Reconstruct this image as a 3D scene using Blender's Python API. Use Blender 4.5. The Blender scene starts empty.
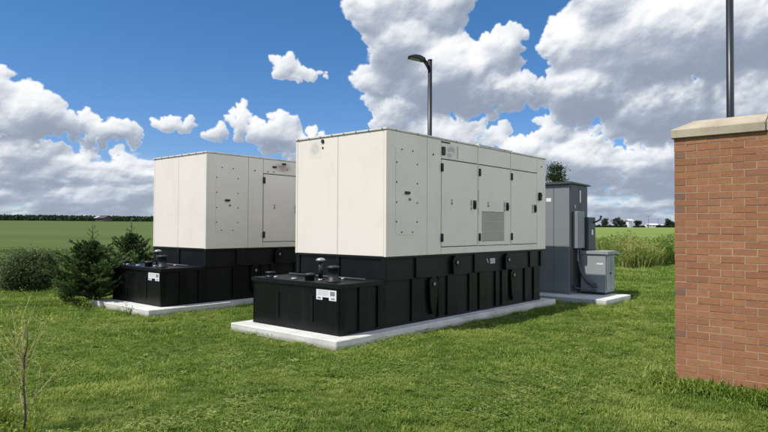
import bpy, bmesh, math, random
import numpy as np
from mathutils import Vector, Matrix, noise
R = math.radians
scene = bpy.context.scene
COL = scene.collection
random.seed(7); rng = np.random.default_rng(7)

# ---------------------------------------------------------------- frame of the yard
# x = along the generators' long side (away from the viewer), y = across them (to the left)
YAW = 0.8586
UX = Vector((math.cos(YAW), math.sin(YAW), 0)); VX = Vector((-math.sin(YAW), math.cos(YAW), 0))
G1 = Vector((0.033, 9.678, 0)); G2 = Vector((-3.753, 12.861, 0))
def yard(s, t, z=0.0, o=G1): return o + UX*s + VX*t + Vector((0, 0, z))

# ---------------------------------------------------------------- camera
EYE = 1.70
cam = bpy.data.cameras.new('camera'); cam_o = bpy.data.objects.new('camera', cam); COL.objects.link(cam_o)
cam.sensor_width = 36.0; cam.lens = 610.32/768*36.0; cam.clip_start = 0.05; cam.clip_end = 6000
PITCH, ROLL = 0.019331, 0.0048
cp, sp = math.cos(PITCH), math.sin(PITCH)
fw = Vector((0, cp, sp)); up0 = Vector((0, -sp, cp)); rt0 = Vector((1, 0, 0))
rt = rt0*math.cos(ROLL) + up0*math.sin(ROLL); upv = -rt0*math.sin(ROLL) + up0*math.cos(ROLL)
M = Matrix((rt, upv, -fw)).transposed().to_4x4(); M.translation = (0, 0, EYE)
cam_o.matrix_world = M
scene.camera = cam_o
scene.view_settings.view_transform = 'Standard'; scene.view_settings.look = 'None'
scene.view_settings.exposure = 0; scene.view_settings.gamma = 1
scene.render.engine = 'CYCLES'
scene.cycles.max_bounces = 6; scene.cycles.diffuse_bounces = 3; scene.cycles.glossy_bounces = 3
scene.cycles.transmission_bounces = 2; scene.cycles.transparent_max_bounces = 8
scene.cycles.use_denoising = True

# ---------------------------------------------------------------- node helper
class NT:
    def __init__(s, tree): s.t = tree; s.n = tree.nodes; s.l = tree.links
    def node(s, typ, **kw):
        n = s.n.new(typ)
        ins = kw.pop('ins', {})
        for k, v in kw.items(): setattr(n, k, v)
        for k, v in ins.items():
            s.put(n.inputs[k], v)
        return n
    def put(s, sock, v):
        if isinstance(v, bpy.types.NodeSocket): s.l.new(v, sock)
        elif isinstance(v, bpy.types.Node): s.l.new(v.outputs[0], sock)
        else: sock.default_value = v
    def m(s, op, a, b=0.0, c=None, clamp=False):
        n = s.n.new('ShaderNodeMath'); n.operation = op; n.use_clamp = clamp
        s.put(n.inputs[0], a); s.put(n.inputs[1], b)
        if c is not None: s.put(n.inputs[2], c)
        return n.outputs[0]
    def mapr(s, x, a, b, c=0.0, d=1.0, smooth=True):
        n = s.n.new('ShaderNodeMapRange'); n.interpolation_type = 'SMOOTHSTEP' if smooth else 'LINEAR'
        s.put(n.inputs[0], x); s.put(n.inputs[1], a); s.put(n.inputs[2], b); s.put(n.inputs[3], c); s.put(n.inputs[4], d)
        return n.outputs[0]
    def mix(s, f, a, b, mode='MIX'):
        n = s.n.new('ShaderNodeMix'); n.data_type = 'RGBA'; n.blend_type = mode
        s.put(n.inputs[0], f)
        for i, v in ((6, a), (7, b)):
            if isinstance(v, tuple) and len(v) == 3: v = (*v, 1)
            s.put(n.inputs[i], v)
        return n.outputs[2]
# ---------------------------------------------------------------- sun and sky
sun_v = (-UX*0.63 + VX*0.27 + Vector((0, 0, 1))).normalized()
SUN_EL = math.asin(sun_v.z); SUN_AZ = math.atan2(sun_v.x, sun_v.y)
sl = bpy.data.lights.new('sun', 'SUN'); sl.energy = 5.0; sl.angle = R(0.53); sl.color = (1.0, 0.955, 0.89)
so = bpy.data.objects.new('sun', sl); COL.objects.link(so)
so.rotation_euler = sun_v.to_track_quat('Z', 'Y').to_euler(); so.location = (-8, -4, 14)

world = bpy.data.worlds.new('World'); scene.world = world; world.use_nodes = True
for n in list(world.node_tree.nodes): world.node_tree.nodes.remove(n)

# cloud masses, in degrees of azimuth (right of north) and elevation: centre, radii, weight
BLOBS = [
 # left bank
 (-33.5,10.6,3.6,2.6,1.0),(-30.2,9.2,3.0,2.4,1.0),(-36.5,11.2,4,3.0,1.0),(-27.2,8.4,2.8,1.7,1.05),(-24.3,7.8,3.0,1.7,1.05),(-31,5.6,6.0,1.9,.9),
 (-25,4.8,5.5,1.9,.95),(-33,7.6,5,2.0,1.0),(-23.5,3.0,5,1.6,.9),(-30.5,3.8,5.5,1.7,.95),(-34,2.6,5,1.6,.8),(-27,2.0,6.5,1.2,.75),(-20.5,4.2,2.6,1.3,.8),(-17.5,2.2,4,1.3,.7),
 # small ones
 (-18.9,8.9,2.0,.95,.92),(-18.3,8.7,1.2,.6,.9),(-9.3,14.5,1.5,1.1,1.0),(-8.3,14.2,1.7,.9,1.0),(-6.9,13.9,1.7,.55,.9),(-13.4,9.6,1.5,1.9,.95),(-15.4,8.3,1.3,.9,.8),(-10.2,8.6,2.7,2.3,.95),(-7.2,7.4,3.0,2.0,.95),(-5,5.6,7,2.2,.7),
 # large cumulus
 (.8,20.0,4.6,4.2,1.1),(2.2,16.3,5.2,4.0,1.1),(-.6,13.4,2.2,2.4,.8),(5.5,14.0,5.2,3.8,1.1),(5.2,19.5,3.2,4.2,1.0),(10.6,15.9,2.8,2.6,1.1),(8.6,12.0,5.0,2.5,1.0),
 (2.0,10.2,4,2.2,.95),(12.5,12.2,3.4,2.2,.9),(5,8.4,6,2.0,.8),
 # right mass
 (17.8,15.6,3.6,3.8,1.05),(20.2,19.2,4.0,4.0,1.1),(23.5,15.5,6.5,4.6,1.2),(30.5,16,7,5.0,1.2),(18.2,11.5,4.5,3.2,1.05),(25,10.0,6.5,3.4,1.1),(33,10,6,4,1.0),(27,20.5,6,3,1.0),
 # banks low on the right
 (11.2,8.4,2.4,1.5,.9),(13.0,6.4,3.4,2.2,.95),(18,5.6,6,2.4,.95),(24,5,7,2.6,.95),(21,8.0,5,1.6,.95),(15.5,8.4,2.6,1.7,1.0),(31,4.5,7,3,.95),(8,3,6,2,.8),(20,2.0,12,1.6,.7),
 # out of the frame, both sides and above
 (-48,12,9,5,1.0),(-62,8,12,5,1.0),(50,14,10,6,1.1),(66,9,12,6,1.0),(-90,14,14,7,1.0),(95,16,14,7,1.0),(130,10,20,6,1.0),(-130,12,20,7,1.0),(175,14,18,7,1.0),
 (10,42,12,5,.9),(-50,48,18,6,.8),(60,40,16,8,1.0),(85,32,16,9,1.1),(115,28,18,10,1.1),(145,30,16,10,1.1),(165,42,16,9,1.0),(100,50,24,8,1.1),(135,52,20,7,1.1),(110,12,16,7,1.0),(150,12,16,7,1.0),(75,22,12,7,1.0),(-160,35,20,8,.8),(-100,30,14,6,.7),  # unseen clouds added to brighten the generators' shaded long sides
]

GREY = [(5.0,11.6,5.5,1.7,.36),(10.5,12.4,3.6,1.3,.34),(1.5,15.5,3.0,1.6,.16),(22,10.9,6.5,1.6,.42),(31,12.6,7,2.4,.36),(18.5,11.4,2.6,1.2,.2),(25,16.5,3.5,1.3,.22),(20,7.0,5,.8,.25),(27,6.0,5,1.2,.3),(-31,6.8,4,.8,.32),(-25.5,7.2,3,.6,.22),(-29,3.6,5,.7,.25),(-9,7.6,2.5,.6,.2)]
def _hash(ix, iy, seed):
    h = (ix.astype(np.int64)*374761393 + iy.astype(np.int64)*668265263 + seed*1442695041) & 0xffffffff
    h = ((h ^ (h >> 13))*1274126177) & 0xffffffff
    return ((h ^ (h >> 16)) & 0xffff).astype(np.float32)/65535.0
def perlin(x, y, seed=0):
    ix = np.floor(x); iy = np.floor(y); fx = (x-ix).astype(np.float32); fy = (y-iy).astype(np.float32)
    ix = ix.astype(np.int32); iy = iy.astype(np.int32)
    def gr(i, j):
        a = _hash(ix+i, iy+j, seed)*6.2831853
        return np.cos(a)*(fx-i) + np.sin(a)*(fy-j)
    u = fx*fx*fx*(fx*(fx*6-15)+10); v = fy*fy*fy*(fy*(fy*6-15)+10)
    n0 = gr(0,0)*(1-u) + gr(1,0)*u; n1 = gr(0,1)*(1-u) + gr(1,1)*u
    return (n0*(1-v) + n1*v)*1.5
def fbm(x, y, oct_=5, gain=.5, seed=0, billow=False):
    a = 1.0; s = 0; tot = 0
    for o in range(oct_):
        n = perlin(x*2.03**o + 17.3*o, y*2.03**o - 9.1*o, seed+o)
        s = s + a*(np.abs(n)*2-.6 if billow else n); tot += a; a *= gain
    return s/tot
def sm(x, a, b):
    t = np.clip((x-a)/(b-a), 0, 1); return t*t*(3-2*t)
def blur(a, s):
    k = int(max(1, s*3)); w = np.exp(-.5*(np.arange(-k, k+1)/s)**2).astype(np.float32); w /= w.sum()
    for ax in (0, 1):
        p = np.pad(a, [(k, k) if i == ax else (0, 0) for i in range(2)], mode='edge'); o = np.zeros_like(a)
        for i, q in enumerate(w):
            o += q*(p[i:i+a.shape[0]] if ax == 0 else p[:, i:i+a.shape[1]])
        a = o
    return a
SKY_W, SKY_H, SKY_EL = 4352, 820, 68.0
def cloud_image():
    """Cumulus built from heaps of round puffs, lit from the sun's side, on an azimuth x elevation grid."""
    W, H = SKY_W, SKY_H; px = 360.0/W; py = SKY_EL/H
    az = (-180 + (np.arange(W, dtype=np.float32)+.5)*px)[None, :].repeat(H, 0)
    el = ((np.arange(H, dtype=np.float32)+.5)*py)[:, None].repeat(W, 1)
    wx = fbm(az*.45, el*.55, 5, .55, 3)*.9; wy = fbm(az*.45+40, el*.55, 5, .55, 11)*.7
    wx += fbm(az*1.6, el*2.0, 3, .55, 31)*.17; wy += fbm(az*1.6+40, el*2.0, 3, .55, 41)*.15
    A = (az+wx); E = (el+wy)
    hgt = np.full((H, W), -9, np.float32); cov = np.full((H, W), -1, np.float32); bri = np.zeros((H, W), np.float32)
    r_ = random.Random(5)
    puffs = []
    def heap(x, y, r, zc, base, w, depth):
        fl = 1.0 + .7*float(sm(np.float32(9-y), 0, 8))
        puffs.append((x, y, r*fl, r/fl, zc, base, w))
        if depth == 0 or r < .16: return
        for _ in range(5 if depth == 2 else 4):
            th = r_.uniform(-.5, 3.64); q = r_.uniform(.35, .95)
            zz = zc + r*math.sqrt(1-q*q)*.8
            rr = r*r_.uniform(.30, .50)
            heap(x+math.cos(th)*q*r*fl, y+math.sin(th)*q*r/fl, rr, zz, base+.12*math.sin(th)*q, w, depth-1)
    rows_ = []
    for i in range(95):                                        # ranks of small distant cumulus
        a = r_.uniform(-60, 60); e = 1.4+7.0*r_.random()**1.3
        if -17 < a < 9 and e > 4.2: continue
        if a < 0 and e > 6.6: continue
        k = .35+.65*e/8; rows_.append((a, e, r_.uniform(1.0, 2.6)*k, r_.uniform(.45, .85)*k, 1.0))
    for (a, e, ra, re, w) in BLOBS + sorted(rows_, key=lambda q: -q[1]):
        front = 1.3 if (a, e, ra, re, w) in rows_ else 0.0
        near = abs(a) < 48
        n = int(10 + 16*ra*re*.22) if w > .7 else 7
        for i in range(n):
            th = r_.uniform(0, 6.283); q = math.sqrt(r_.random())
            x = a + math.cos(th)*q*ra*.82; yy = math.sin(th)*q
            y = e + yy*re*.82
            r = min(ra, re)*r_.uniform(.24, .50)*(1.12-.5*q)
            if yy < -.3: r *= .8
            if re < 1.35: r *= 1.45
            base = (y-(e-re))/(2*re)
            heap(x, y, r, (1-q*q)*min(ra, re)*.7 + front, float(base), w, 2 if near else 1)
    for (x, y, rx, ry, zc, base, w) in puffs:
        m = 2.6
        i0 = int((x-rx-m+180)/px); i1 = int((x+rx+m+180)/px)+1; j0 = int((y-ry-m)/py); j1 = int((y+ry+m)/py)+1
        i0 = max(i0, 0); i1 = min(i1, W); j0 = max(j0, 0); j1 = min(j1, H)
        if i0 >= i1 or j0 >= j1: continue
        dx = (A[j0:j1, i0:i1]-x)/rx; dy = (E[j0:j1, i0:i1]-y)/ry
        d2 = dx*dx+dy*dy
        c = (1-np.sqrt(d2))*w
        cv = cov[j0:j1, i0:i1]; np.maximum(cv, c, out=cv)
        z = zc + np.sqrt(np.clip(1-d2, 0, None))*min(rx, ry)
        hh = hgt[j0:j1, i0:i1]; bb = bri[j0:j1, i0:i1]
        k = (d2 < 1) & (z > hh)
        hh[k] = z[k]; bb[k] = (base + .25*dy[k]*ry)
    fine = fbm(az*.95, el*1.25, 6, .60, 77); bil = fbm(az*1.3+5, el*1.7, 5, .58, 99, True); wisp = fbm(az*.5+3, el*1.1, 7, .68, 301)
    tiny = fbm(az*3.4+2, el*4.2, 4, .62, 611)
    d = cov*1.05 + .07 + fine*.26 + bil*.07 + wisp*.34 + tiny*.13
    low = sm(8.0-el, 0, 6)
    sheet = fbm(az*.22, el*1.2, 7, .62, 123) + .06 + .13*sm(az, 6, 14)*(1-sm(az, 50, 60)) + .08*sm(-az, 14, 22)
    d = np.maximum(d, (sheet*1.25*low + low*.22 - .10))
    soft = .13 + .36*sm(wisp, -.08, .30)                        # some rims crisp, some feathered
    alpha = sm(blur(d, .7), -.05, soft)
    alpha *= 0.55 + .45*sm(d, .0, .40)
    hc = np.clip(hgt, -.6, 9)
    h = blur(hc, 1.5) + bil*.09 + fine*.10 + tiny*.035
    hm = blur(hc, 4.0) + fine*.14; hb = blur(hc, 11.0)
    def lam(hf, k):
        gy, gx = np.gradient(hf, py, px); gx = gx*k; gy = gy*k
        nrm = 1/np.sqrt(1+gx*gx+gy*gy)
        L = (-.45, .78, .43)
        return np.clip((-gx*L[0]-gy*L[1]+L[2])*nrm, -.35, 1)
    b = blur(np.clip(bri, -.2, 1.2), 9.0)
    dense = sm(blur(d, 8.0), .10, .85)
    big = fbm(az*.16+9, el*.34, 5, .55, 201)
    lit = .49 + .26*lam(h, .35) + .26*lam(hm, .6) + .20*lam(hb, 1.0) + .30*(b-.42) - .40*dense*sm(1.0-b, .1, .85) + big*.34
    rim = 1-sm(d, .02, .45)
    lit = lit + .30*rim*(1-.6*low)
    lit -= low*.30*sm(blur(sheet, 3.0)+.35*fbm(az*.3, el*1.8, 4, .6, 511), .02, .30)
    for (a, e, ra, re, w) in GREY:                             # bellies where the cloud is thickest
        q = ((az+wx*1.5-a)/ra)**2 + ((el+wy*1.5-e)/re)**2
        lit -= w*np.exp(-q)*(.75+.9*fine)*sm(d, .1, .6)
    lit = np.where(lit < .42, .42-.30*(1-np.exp(-(.42-lit)/.30)), lit)
    lit = np.clip(lit, 0, 1)
    stops = [0, .2, .4, .6, .8, 1]
    cols = np.array([(0.235, 0.285, 0.38), (0.315, 0.37, 0.47), (0.45, 0.505, 0.60), (0.64, 0.69, 0.76), (0.85, 0.88, 0.92), (1.0, 1.0, 1.0)], np.float32)
    rgb = np.stack([np.interp(lit, stops, cols[:, i]) for i in range(3)], -1)
    rgb = rgb*(1+.85*sm(az, 40, 70)*(1-sm(az, 165, 180)))[..., None]   # extra brightness put into unseen clouds, right and behind, to lift shaded faces
    hz = (sm(6-el, 0, 6)*.22)[..., None]
    rgb = rgb*(1-hz) + np.array([.50, .59, .71], np.float32)*hz
    out = np.concatenate([rgb, alpha[..., None]], -1).astype(np.float32)
    img = bpy.data.images.new('cloud_cover', W, H, alpha=True, float_buffer=True, is_data=True)
    img.alpha_mode = 'CHANNEL_PACKED'
    img.pixels.foreach_set(out.ravel()); img.update(); img.pack()
    return img
def build_sky():
    t = NT(world.node_tree)
    tc = t.node('ShaderNodeTexCoord'); sep = t.node('ShaderNodeSeparateXYZ', ins={0: tc.outputs['Generated']})
    x, y, z = sep.outputs
    u = t.m('MULTIPLY_ADD', t.m('ARCTAN2', x, y), 1/(2*math.pi), .5)
    v = t.m('MULTIPLY', t.m('ARCSINE', z), 180/math.pi/SKY_EL)
    uv = t.node('ShaderNodeCombineXYZ', ins={0: u, 1: v})
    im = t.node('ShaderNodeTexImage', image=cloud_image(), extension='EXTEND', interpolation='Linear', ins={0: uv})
    fade = t.mapr(z, math.sin(R(67)), math.sin(R(58)))
    sky = t.node('ShaderNodeTexSky', sky_type='NISHITA', sun_disc=False, sun_elevation=SUN_EL, sun_rotation=SUN_AZ, altitude=100.0, air_density=1.0, dust_density=0.5, ozone_density=3.0)
    tint = t.mix(t.mapr(z, 0.0, 0.36), (.74, .92, 1.30), (.46, .88, 1.20))
    skyc = t.mix(1.0, sky.outputs[0], tint, 'MULTIPLY')
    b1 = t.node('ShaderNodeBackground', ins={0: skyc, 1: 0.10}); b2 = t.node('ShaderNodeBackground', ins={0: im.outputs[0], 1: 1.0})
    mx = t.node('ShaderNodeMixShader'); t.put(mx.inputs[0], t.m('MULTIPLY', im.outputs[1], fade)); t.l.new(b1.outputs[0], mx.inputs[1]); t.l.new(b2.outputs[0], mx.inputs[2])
    out = t.node('ShaderNodeOutputWorld'); t.l.new(mx.outputs[0], out.inputs[0])
build_sky()
world.cycles.sampling_method = 'MANUAL'; world.cycles.sample_map_resolution = 512
# ---------------------------------------------------------------- geometry helpers
class MB:
    """Collects boxes, prisms, tubes; build() links them as ONE mesh object."""
    def __init__(s): s.bm = bmesh.new()
    def _mat(s, faces, mi, smooth=False):
        for f in faces:
            f.material_index = mi; f.smooth = smooth
    def box(s, x0, x1, y0, y1, z0, z1, b=0.0, mi=0):
        vs = [s.bm.verts.new((x, y, z)) for x in (x0, x1) for y in (y0, y1) for z in (z0, z1)]
        q = [(0,1,3,2),(4,6,7,5),(0,4,5,1),(2,3,7,6),(0,2,6,4),(1,5,7,3)]
        fs = [s.bm.faces.new([vs[i] for i in f]) for f in q]
        s._mat(fs, mi)
        if b > 0:
            es = list({e for f in fs for e in f.edges})
            r = bmesh.ops.bevel(s.bm, geom=es, offset=b, segments=1, affect='EDGES', profile=.5)
            s._mat(r['faces'], mi)
        return s
    def prism(s, pts, axis, a0, a1, mi=0, b=0.0):
        """pts: 2D outline in the two other axes (x,z for axis y; y,z for axis x; x,y for axis z)."""
        def P(p, a):
            return {'y': (p[0], a, p[1]), 'x': (a, p[0], p[1]), 'z': (p[0], p[1], a)}[axis]
        A = [s.bm.verts.new(P(p, a0)) for p in pts]; B = [s.bm.verts.new(P(p, a1)) for p in pts]
        n = len(pts); fs = [s.bm.faces.new(A), s.bm.faces.new(B[::-1])]
        for i in range(n): fs.append(s.bm.faces.new((A[i], B[i], B[(i+1) % n], A[(i+1) % n])))
        s._mat(fs, mi)
        if b > 0:
            es = list({e for f in fs[:2] for e in f.edges})
            r = bmesh.ops.bevel(s.bm, geom=es, offset=b, segments=1, affect='EDGES'); s._mat(r['faces'], mi)
        return s
    def cyl(s, c, r, a0, a1, axis='z', n=20, r2=None, mi=0, cap=True):
        r2 = r if r2 is None else r2
        def P(a, k, rr):
            t = 2*math.pi*k/n; p, q = rr*math.cos(t), rr*math.sin(t)
            return {'z': (c[0]+p, c[1]+q, a), 'y': (c[0]+p, a, c[1]+q), 'x': (a, c[0]+p, c[1]+q)}[axis]
        A = [s.bm.verts.new(P(a0, k, r)) for k in range(n)]; B = [s.bm.verts.new(P(a1, k, r2)) for k in range(n)]
        for k in range(n):
            f = s.bm.faces.new((A[k], A[(k+1) % n], B[(k+1) % n], B[k])); f.smooth = True; f.material_index = mi
        if cap:
            f = s.bm.faces.new(A[::-1]); f.material_index = mi
            f = s.bm.faces.new(B); f.material_index = mi
        return s
    def lathe(s, c, prof, n=20, mi=0):
        rings = [[s.bm.verts.new((c[0]+r*math.cos(2*math.pi*k/n), c[1]+r*math.sin(2*math.pi*k/n), z)) for k in range(n)] for r, z in prof]
        for A, B in zip(rings, rings[1:]):
            for k in range(n):
                f = s.bm.faces.new((A[k], A[(k+1) % n], B[(k+1) % n], B[k])); f.smooth = True; f.material_index = mi
        s.bm.faces.new(rings[0][::-1]).material_index = mi; s.bm.faces.new(rings[-1]).material_index = mi
        return s
    def tube(s, pts, rad, n=8, mi=0):
        pts = [Vector(p) for p in pts]
        if not hasattr(rad, '__len__'): rad = [rad]*len(pts)
        rings = []; side = None
        for i, p in enumerate(pts):
            d = (pts[min(i+1, len(pts)-1)]-pts[max(i-1, 0)]).normalized()
            if side is None: side = d.orthogonal().normalized()
            side = (side - d*side.dot(d)).normalized(); q = d.cross(side)
            rings.append([s.bm.verts.new(p + (side*math.cos(2*math.pi*k/n) + q*math.sin(2*math.pi*k/n))*rad[i]) for k in range(n)])
        for A, B in zip(rings, rings[1:]):
            for k in range(n):
                f = s.bm.faces.new((A[k], A[(k+1) % n], B[(k+1) % n], B[k])); f.smooth = True; f.material_index = mi
        s.bm.faces.new(rings[0][::-1]).material_index = mi; s.bm.faces.new(rings[-1]).material_index = mi
        return s
    def build(s, name, mats, parent=None, dz=0.0):
        if dz: bmesh.ops.translate(s.bm, vec=(0, 0, dz), verts=s.bm.verts)
        bmesh.ops.recalc_face_normals(s.bm, faces=s.bm.faces)
        me = bpy.data.meshes.new(name); s.bm.to_mesh(me); s.bm.free()
        for m in (mats if isinstance(mats, (list, tuple)) else [mats]): me.materials.append(m)
        o = bpy.data.objects.new(name, me); COL.objects.link(o)
        if parent: o.parent = parent
        return o
def tag(o, label=None, cat=None, group=None, kind=None):
    for k, v in (('label', label), ('category', cat), ('group', group), ('kind', kind)):
        if v: o[k] = v
    return o
def thing(name, loc, rz, label, cat, group=None):
    o = bpy.data.objects.new(name, None); COL.objects.link(o); o.empty_display_size = .2
    o.location = loc; o.rotation_euler = (0, 0, rz)
    return tag(o, label, cat, group)
def copy_tree(o, parent=None):
    c = o.copy(); COL.objects.link(c)
    if parent: c.parent = parent
    for ch in [k for k in bpy.data.objects if k.parent == o]: copy_tree(ch, c)
    return c
def mesh_np(name, V, F, mat, tone=None, parent=None, smooth=False):
    """V (n,3) float, F (m,k) int; optional per-face tone."""
    me = bpy.data.meshes.new(name); V = np.asarray(V, np.float32); F = np.asarray(F, np.int32); m, k = F.shape
    me.vertices.add(len(V)); me.vertices.foreach_set('co', V.ravel())
    me.loops.add(m*k); me.loops.foreach_set('vertex_index', F.ravel())
    me.polygons.add(m); me.polygons.foreach_set('loop_start', np.arange(0, m*k, k, dtype=np.int32))
    me.polygons.foreach_set('use_smooth', np.full(m, bool(smooth)))
    me.update(calc_edges=True)
    if tone is not None:
        a = me.attributes.new('tone', 'FLOAT', 'FACE'); a.data.foreach_set('value', np.asarray(tone, np.float32))
    me.materials.append(mat)
    o = bpy.data.objects.new(name, me); COL.objects.link(o)
    if parent: o.parent = parent
    return o

# ---------------------------------------------------------------- materials
def mat(name):
    m = bpy.data.materials.new(name); m.use_nodes = True
    t = NT(m.node_tree); b = m.node_tree.nodes['Principled BSDF']
    return m, t, b
def objco(t): return t.node('ShaderNodeTexCoord').outputs['Object']
def wpos(t): return t.node('ShaderNodeNewGeometry').outputs['Position']
def noise_(t, vec, scale, detail=4, rough=.55):
    return t.node('ShaderNodeTexNoise', ins={'Vector': vec, 'Scale': scale, 'Detail': detail, 'Roughness': rough}).outputs[0]
def bump(t, b, h, strength=.3, dist=.01):
    n = t.node('ShaderNodeBump', ins={'Strength': strength, 'Distance': dist, 'Height': h}); t.put(b.inputs['Normal'], n)
def stretch(t, vec, s):
    return t.node('ShaderNodeMapping', ins={'Vector': vec, 'Scale': s}).outputs[0]
def painted(name, col, rough=.45, dirt=.12, dirtcol=None, metallic=0.0, spec=.5, streak=True, orange=True):
    m, t, b = mat(name)
    dc = dirtcol or tuple(c*.55 for c in col)
    p = wpos(t)
    n = noise_(t, p, 1.3, 6, .6); n2 = noise_(t, stretch(t, p, (9, 9, .7)), 1.0, 5, .6); n3 = noise_(t, p, 35, 3)
    f = t.m('MULTIPLY', t.mapr(n, .42, .75), dirt)
    if streak: f = t.m('ADD', f, t.m('MULTIPLY', t.mapr(n2, .52, .8), dirt*.8))
    f = t.m('ADD', f, t.m('MULTIPLY', t.m('SUBTRACT', n3, .5), dirt*.5), clamp=True)
    t.put(b.inputs['Base Color'], t.mix(f, col, dc))
    t.put(b.inputs['Roughness'], t.m('ADD', rough-.06, t.m('MULTIPLY', n, .14)))
    b.inputs['Metallic'].default_value = metallic; b.inputs['Specular IOR Level'].default_value = spec
    # sheet metal is never quite flat
    w = noise_(t, p, 1.6, 2, .4)
    h = t.m('ADD', t.m('MULTIPLY', w, 1.0), t.m('MULTIPLY', noise_(t, p, 260, 2), .015))
    bump(t, b, h, .25, .02)
    return m
M = {}
M['cream'] = painted('cream_paint', (.84, .748, .652), .40, .17, (.50, .455, .37))
M['cream_roof'] = painted('cream_roof_paint', (.66, .62, .54), .5, .3, (.33, .31, .26))
M['gap_dark'] = painted('dark_gap', (.045, .042, .038), .8, .1, streak=False)  # dark colour standing in for shade in the panel gaps
M['black'] = painted('black_tank_paint', (.0028, .003, .0036), .34, .5, (.016, .015, .013), spec=.28)
M['black2'] = painted('black_frame_lit_bay_paint', (.0038, .0042, .0052), .40, .5, (.013, .013, .012), spec=.32)
M['blackplastic'] = painted('black_plastic', (.010, .010, .010), .5, .1, streak=False)
M['grey'] = painted('grey_cabinet_paint', (.205, .222, .225), .45, .14, (.19, .21, .215))
M['grey_dk'] = painted('dark_and_shaded_grey_paint', (.060, .068, .076), .5, .2)
M['steel'] = painted('galvanised_steel', (.33, .34, .35), .45, .3, metallic=.5, streak=False)
M['white'] = painted('white_label', (.74, .75, .75), .5, .06, streak=False)
M['ink'] = painted('grey_ink', (.22, .23, .25), .6, .05, streak=False)
M['yellow'] = painted('faded_yellow_label', (.50, .46, .22), .55, .2, streak=False)
M['vent'] = painted('vent_grey', (.60, .55, .48), .55, .2)
M['pole'] = painted('dark_bronze_pole', (.016, .016, .020), .4, .2, streak=False)
M['lens'] = painted('lamp_lens', (.20, .20, .18), .3, .1, streak=False)
def smudge(name, col, seed):
    m, t, b = mat(name); tc = t.node('ShaderNodeTexCoord').outputs['Generated']
    sp_ = t.node('ShaderNodeSeparateXYZ', ins={0: stretch(t, tc, (1, 1, 1))})
    d = t.node('ShaderNodeVectorMath', operation='DISTANCE', ins={0: tc, 1: (.5, .5, .5)}).outputs['Value']
    d = t.m('SQRT', t.m('MAXIMUM', t.m('SUBTRACT', t.m('MULTIPLY', d, d), .25), 0.0))
    n = noise_(t, t.node('ShaderNodeVectorMath', operation='ADD', ins={0: tc, 1: (seed, seed, seed)}), 3.0, 5, .6)
    f = t.m('MULTIPLY', t.mapr(t.m('ADD', d, t.m('MULTIPLY', t.m('SUBTRACT', n, .5), .5)), .50, .12), t.mapr(n, .34, .62, .35, 1))
    t.put(b.inputs['Base Color'], t.mix(f, (.79, .72, .625), col)); b.inputs['Roughness'].default_value = .45
    return m
M['smudge1'] = smudge('faded_logo_grey', (.50, .50, .47), 1.3)
M['smudge2'] = smudge('faded_logo_dark', (.26, .25, .25), 4.1)
M['smudge3'] = smudge('faded_logo_red', (.40, .24, .24), 7.7)
def concrete():
    m, t, b = mat('pad_concrete'); p = wpos(t)
    n = noise_(t, p, 2.2, 7, .65); n2 = noise_(t, p, 55, 4, .6); n3 = noise_(t, stretch(t, p, (3, 3, 14)), 1, 4)
    c = t.mix(t.mapr(n, .35, .7), (.68, .66, .60), (.50, .48, .43))
    c = t.mix(t.m('MULTIPLY', t.mapr(n3, .5, .8), .4), c, (.27, .27, .21))
    c = t.mix(t.m('MULTIPLY', n2, .35), c, (.62, .61, .57))
    z = t.node('ShaderNodeSeparateXYZ', ins={0: p}).outputs[2]
    c = t.mix(t.m('MULTIPLY', t.mapr(t.m('SUBTRACT', z, t.m('MULTIPLY', n, .05)), .02, -.04), .6), c, (.20, .17, .11))
    t.put(b.inputs['Base Color'], c); b.inputs['Roughness'].default_value = .88
    bump(t, b, t.m('ADD', n2, t.m('MULTIPLY', n, 1.2)), .5, .008)
    return m
M['concrete'] = concrete()
def limestone():
    m, t, b = mat('coping_limestone'); p = wpos(t)
    n = noise_(t, p, 3.5, 7, .65); n2 = noise_(t, p, 70, 3, .6); n3 = noise_(t, stretch(t, p, (6, 6, 1.2)), 1.5, 5)
    c = t.mix(t.mapr(n, .35, .7), (.47, .395, .28), (.36, .30, .21))
    c = t.mix(t.m('MULTIPLY', t.mapr(n3, .5, .75), .5), c, (.30, .26, .20))
    t.put(b.inputs['Base Color'], c); b.inputs['Roughness'].default_value = .9
    bump(t, b, t.m('ADD', n2, n), .4, .006)
    return m
M['stone'] = limestone()
def brickmat():
    m, t, b = mat('red_brick'); p = wpos(t)
    tone = t.node('ShaderNodeAttribute', attribute_name='tone').outputs['Fac']
    ramp = t.node('ShaderNodeValToRGB', ins={0: tone}); cr = ramp.color_ramp
    cols = [(0, (.20, .105, .068)), (.10, (.24, .115, .070)), (.14, (.275, .114, .052)), (.5, (.315, .135, .060)), (.85, (.350, .156, .071)), (1.0, (.375, .176, .084))]
    cr.elements[0].color = (*cols[0][1], 1); cr.elements[1].color = (*cols[-1][1], 1)
    for q, c in cols[1:-1]: e = cr.elements.new(q); e.color = (*c, 1)
    n = noise_(t, p, 16, 6, .65); n2 = noise_(t, p, 120, 4, .6); n4 = noise_(t, p, 1.1, 6, .65)
    c = t.mix(t.m('MULTIPLY', t.mapr(n, .4, .75), .45), ramp.outputs[0], (.22, .085, .045))
    c = t.mix(t.m('MULTIPLY', t.mapr(n2, .55, .75), .35), c, (.42, .23, .14))
    c = t.mix(t.m('MULTIPLY', t.mapr(n4, .5, .75), .25), c, (.38, .20, .13))
    t.put(b.inputs['Base Color'], c); b.inputs['Roughness'].default_value = .88
    bump(t, b, t.m('ADD', n2, t.m('MULTIPLY', n, 2)), .6, .004)
    return m
M['brick'] = brickmat()
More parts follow.
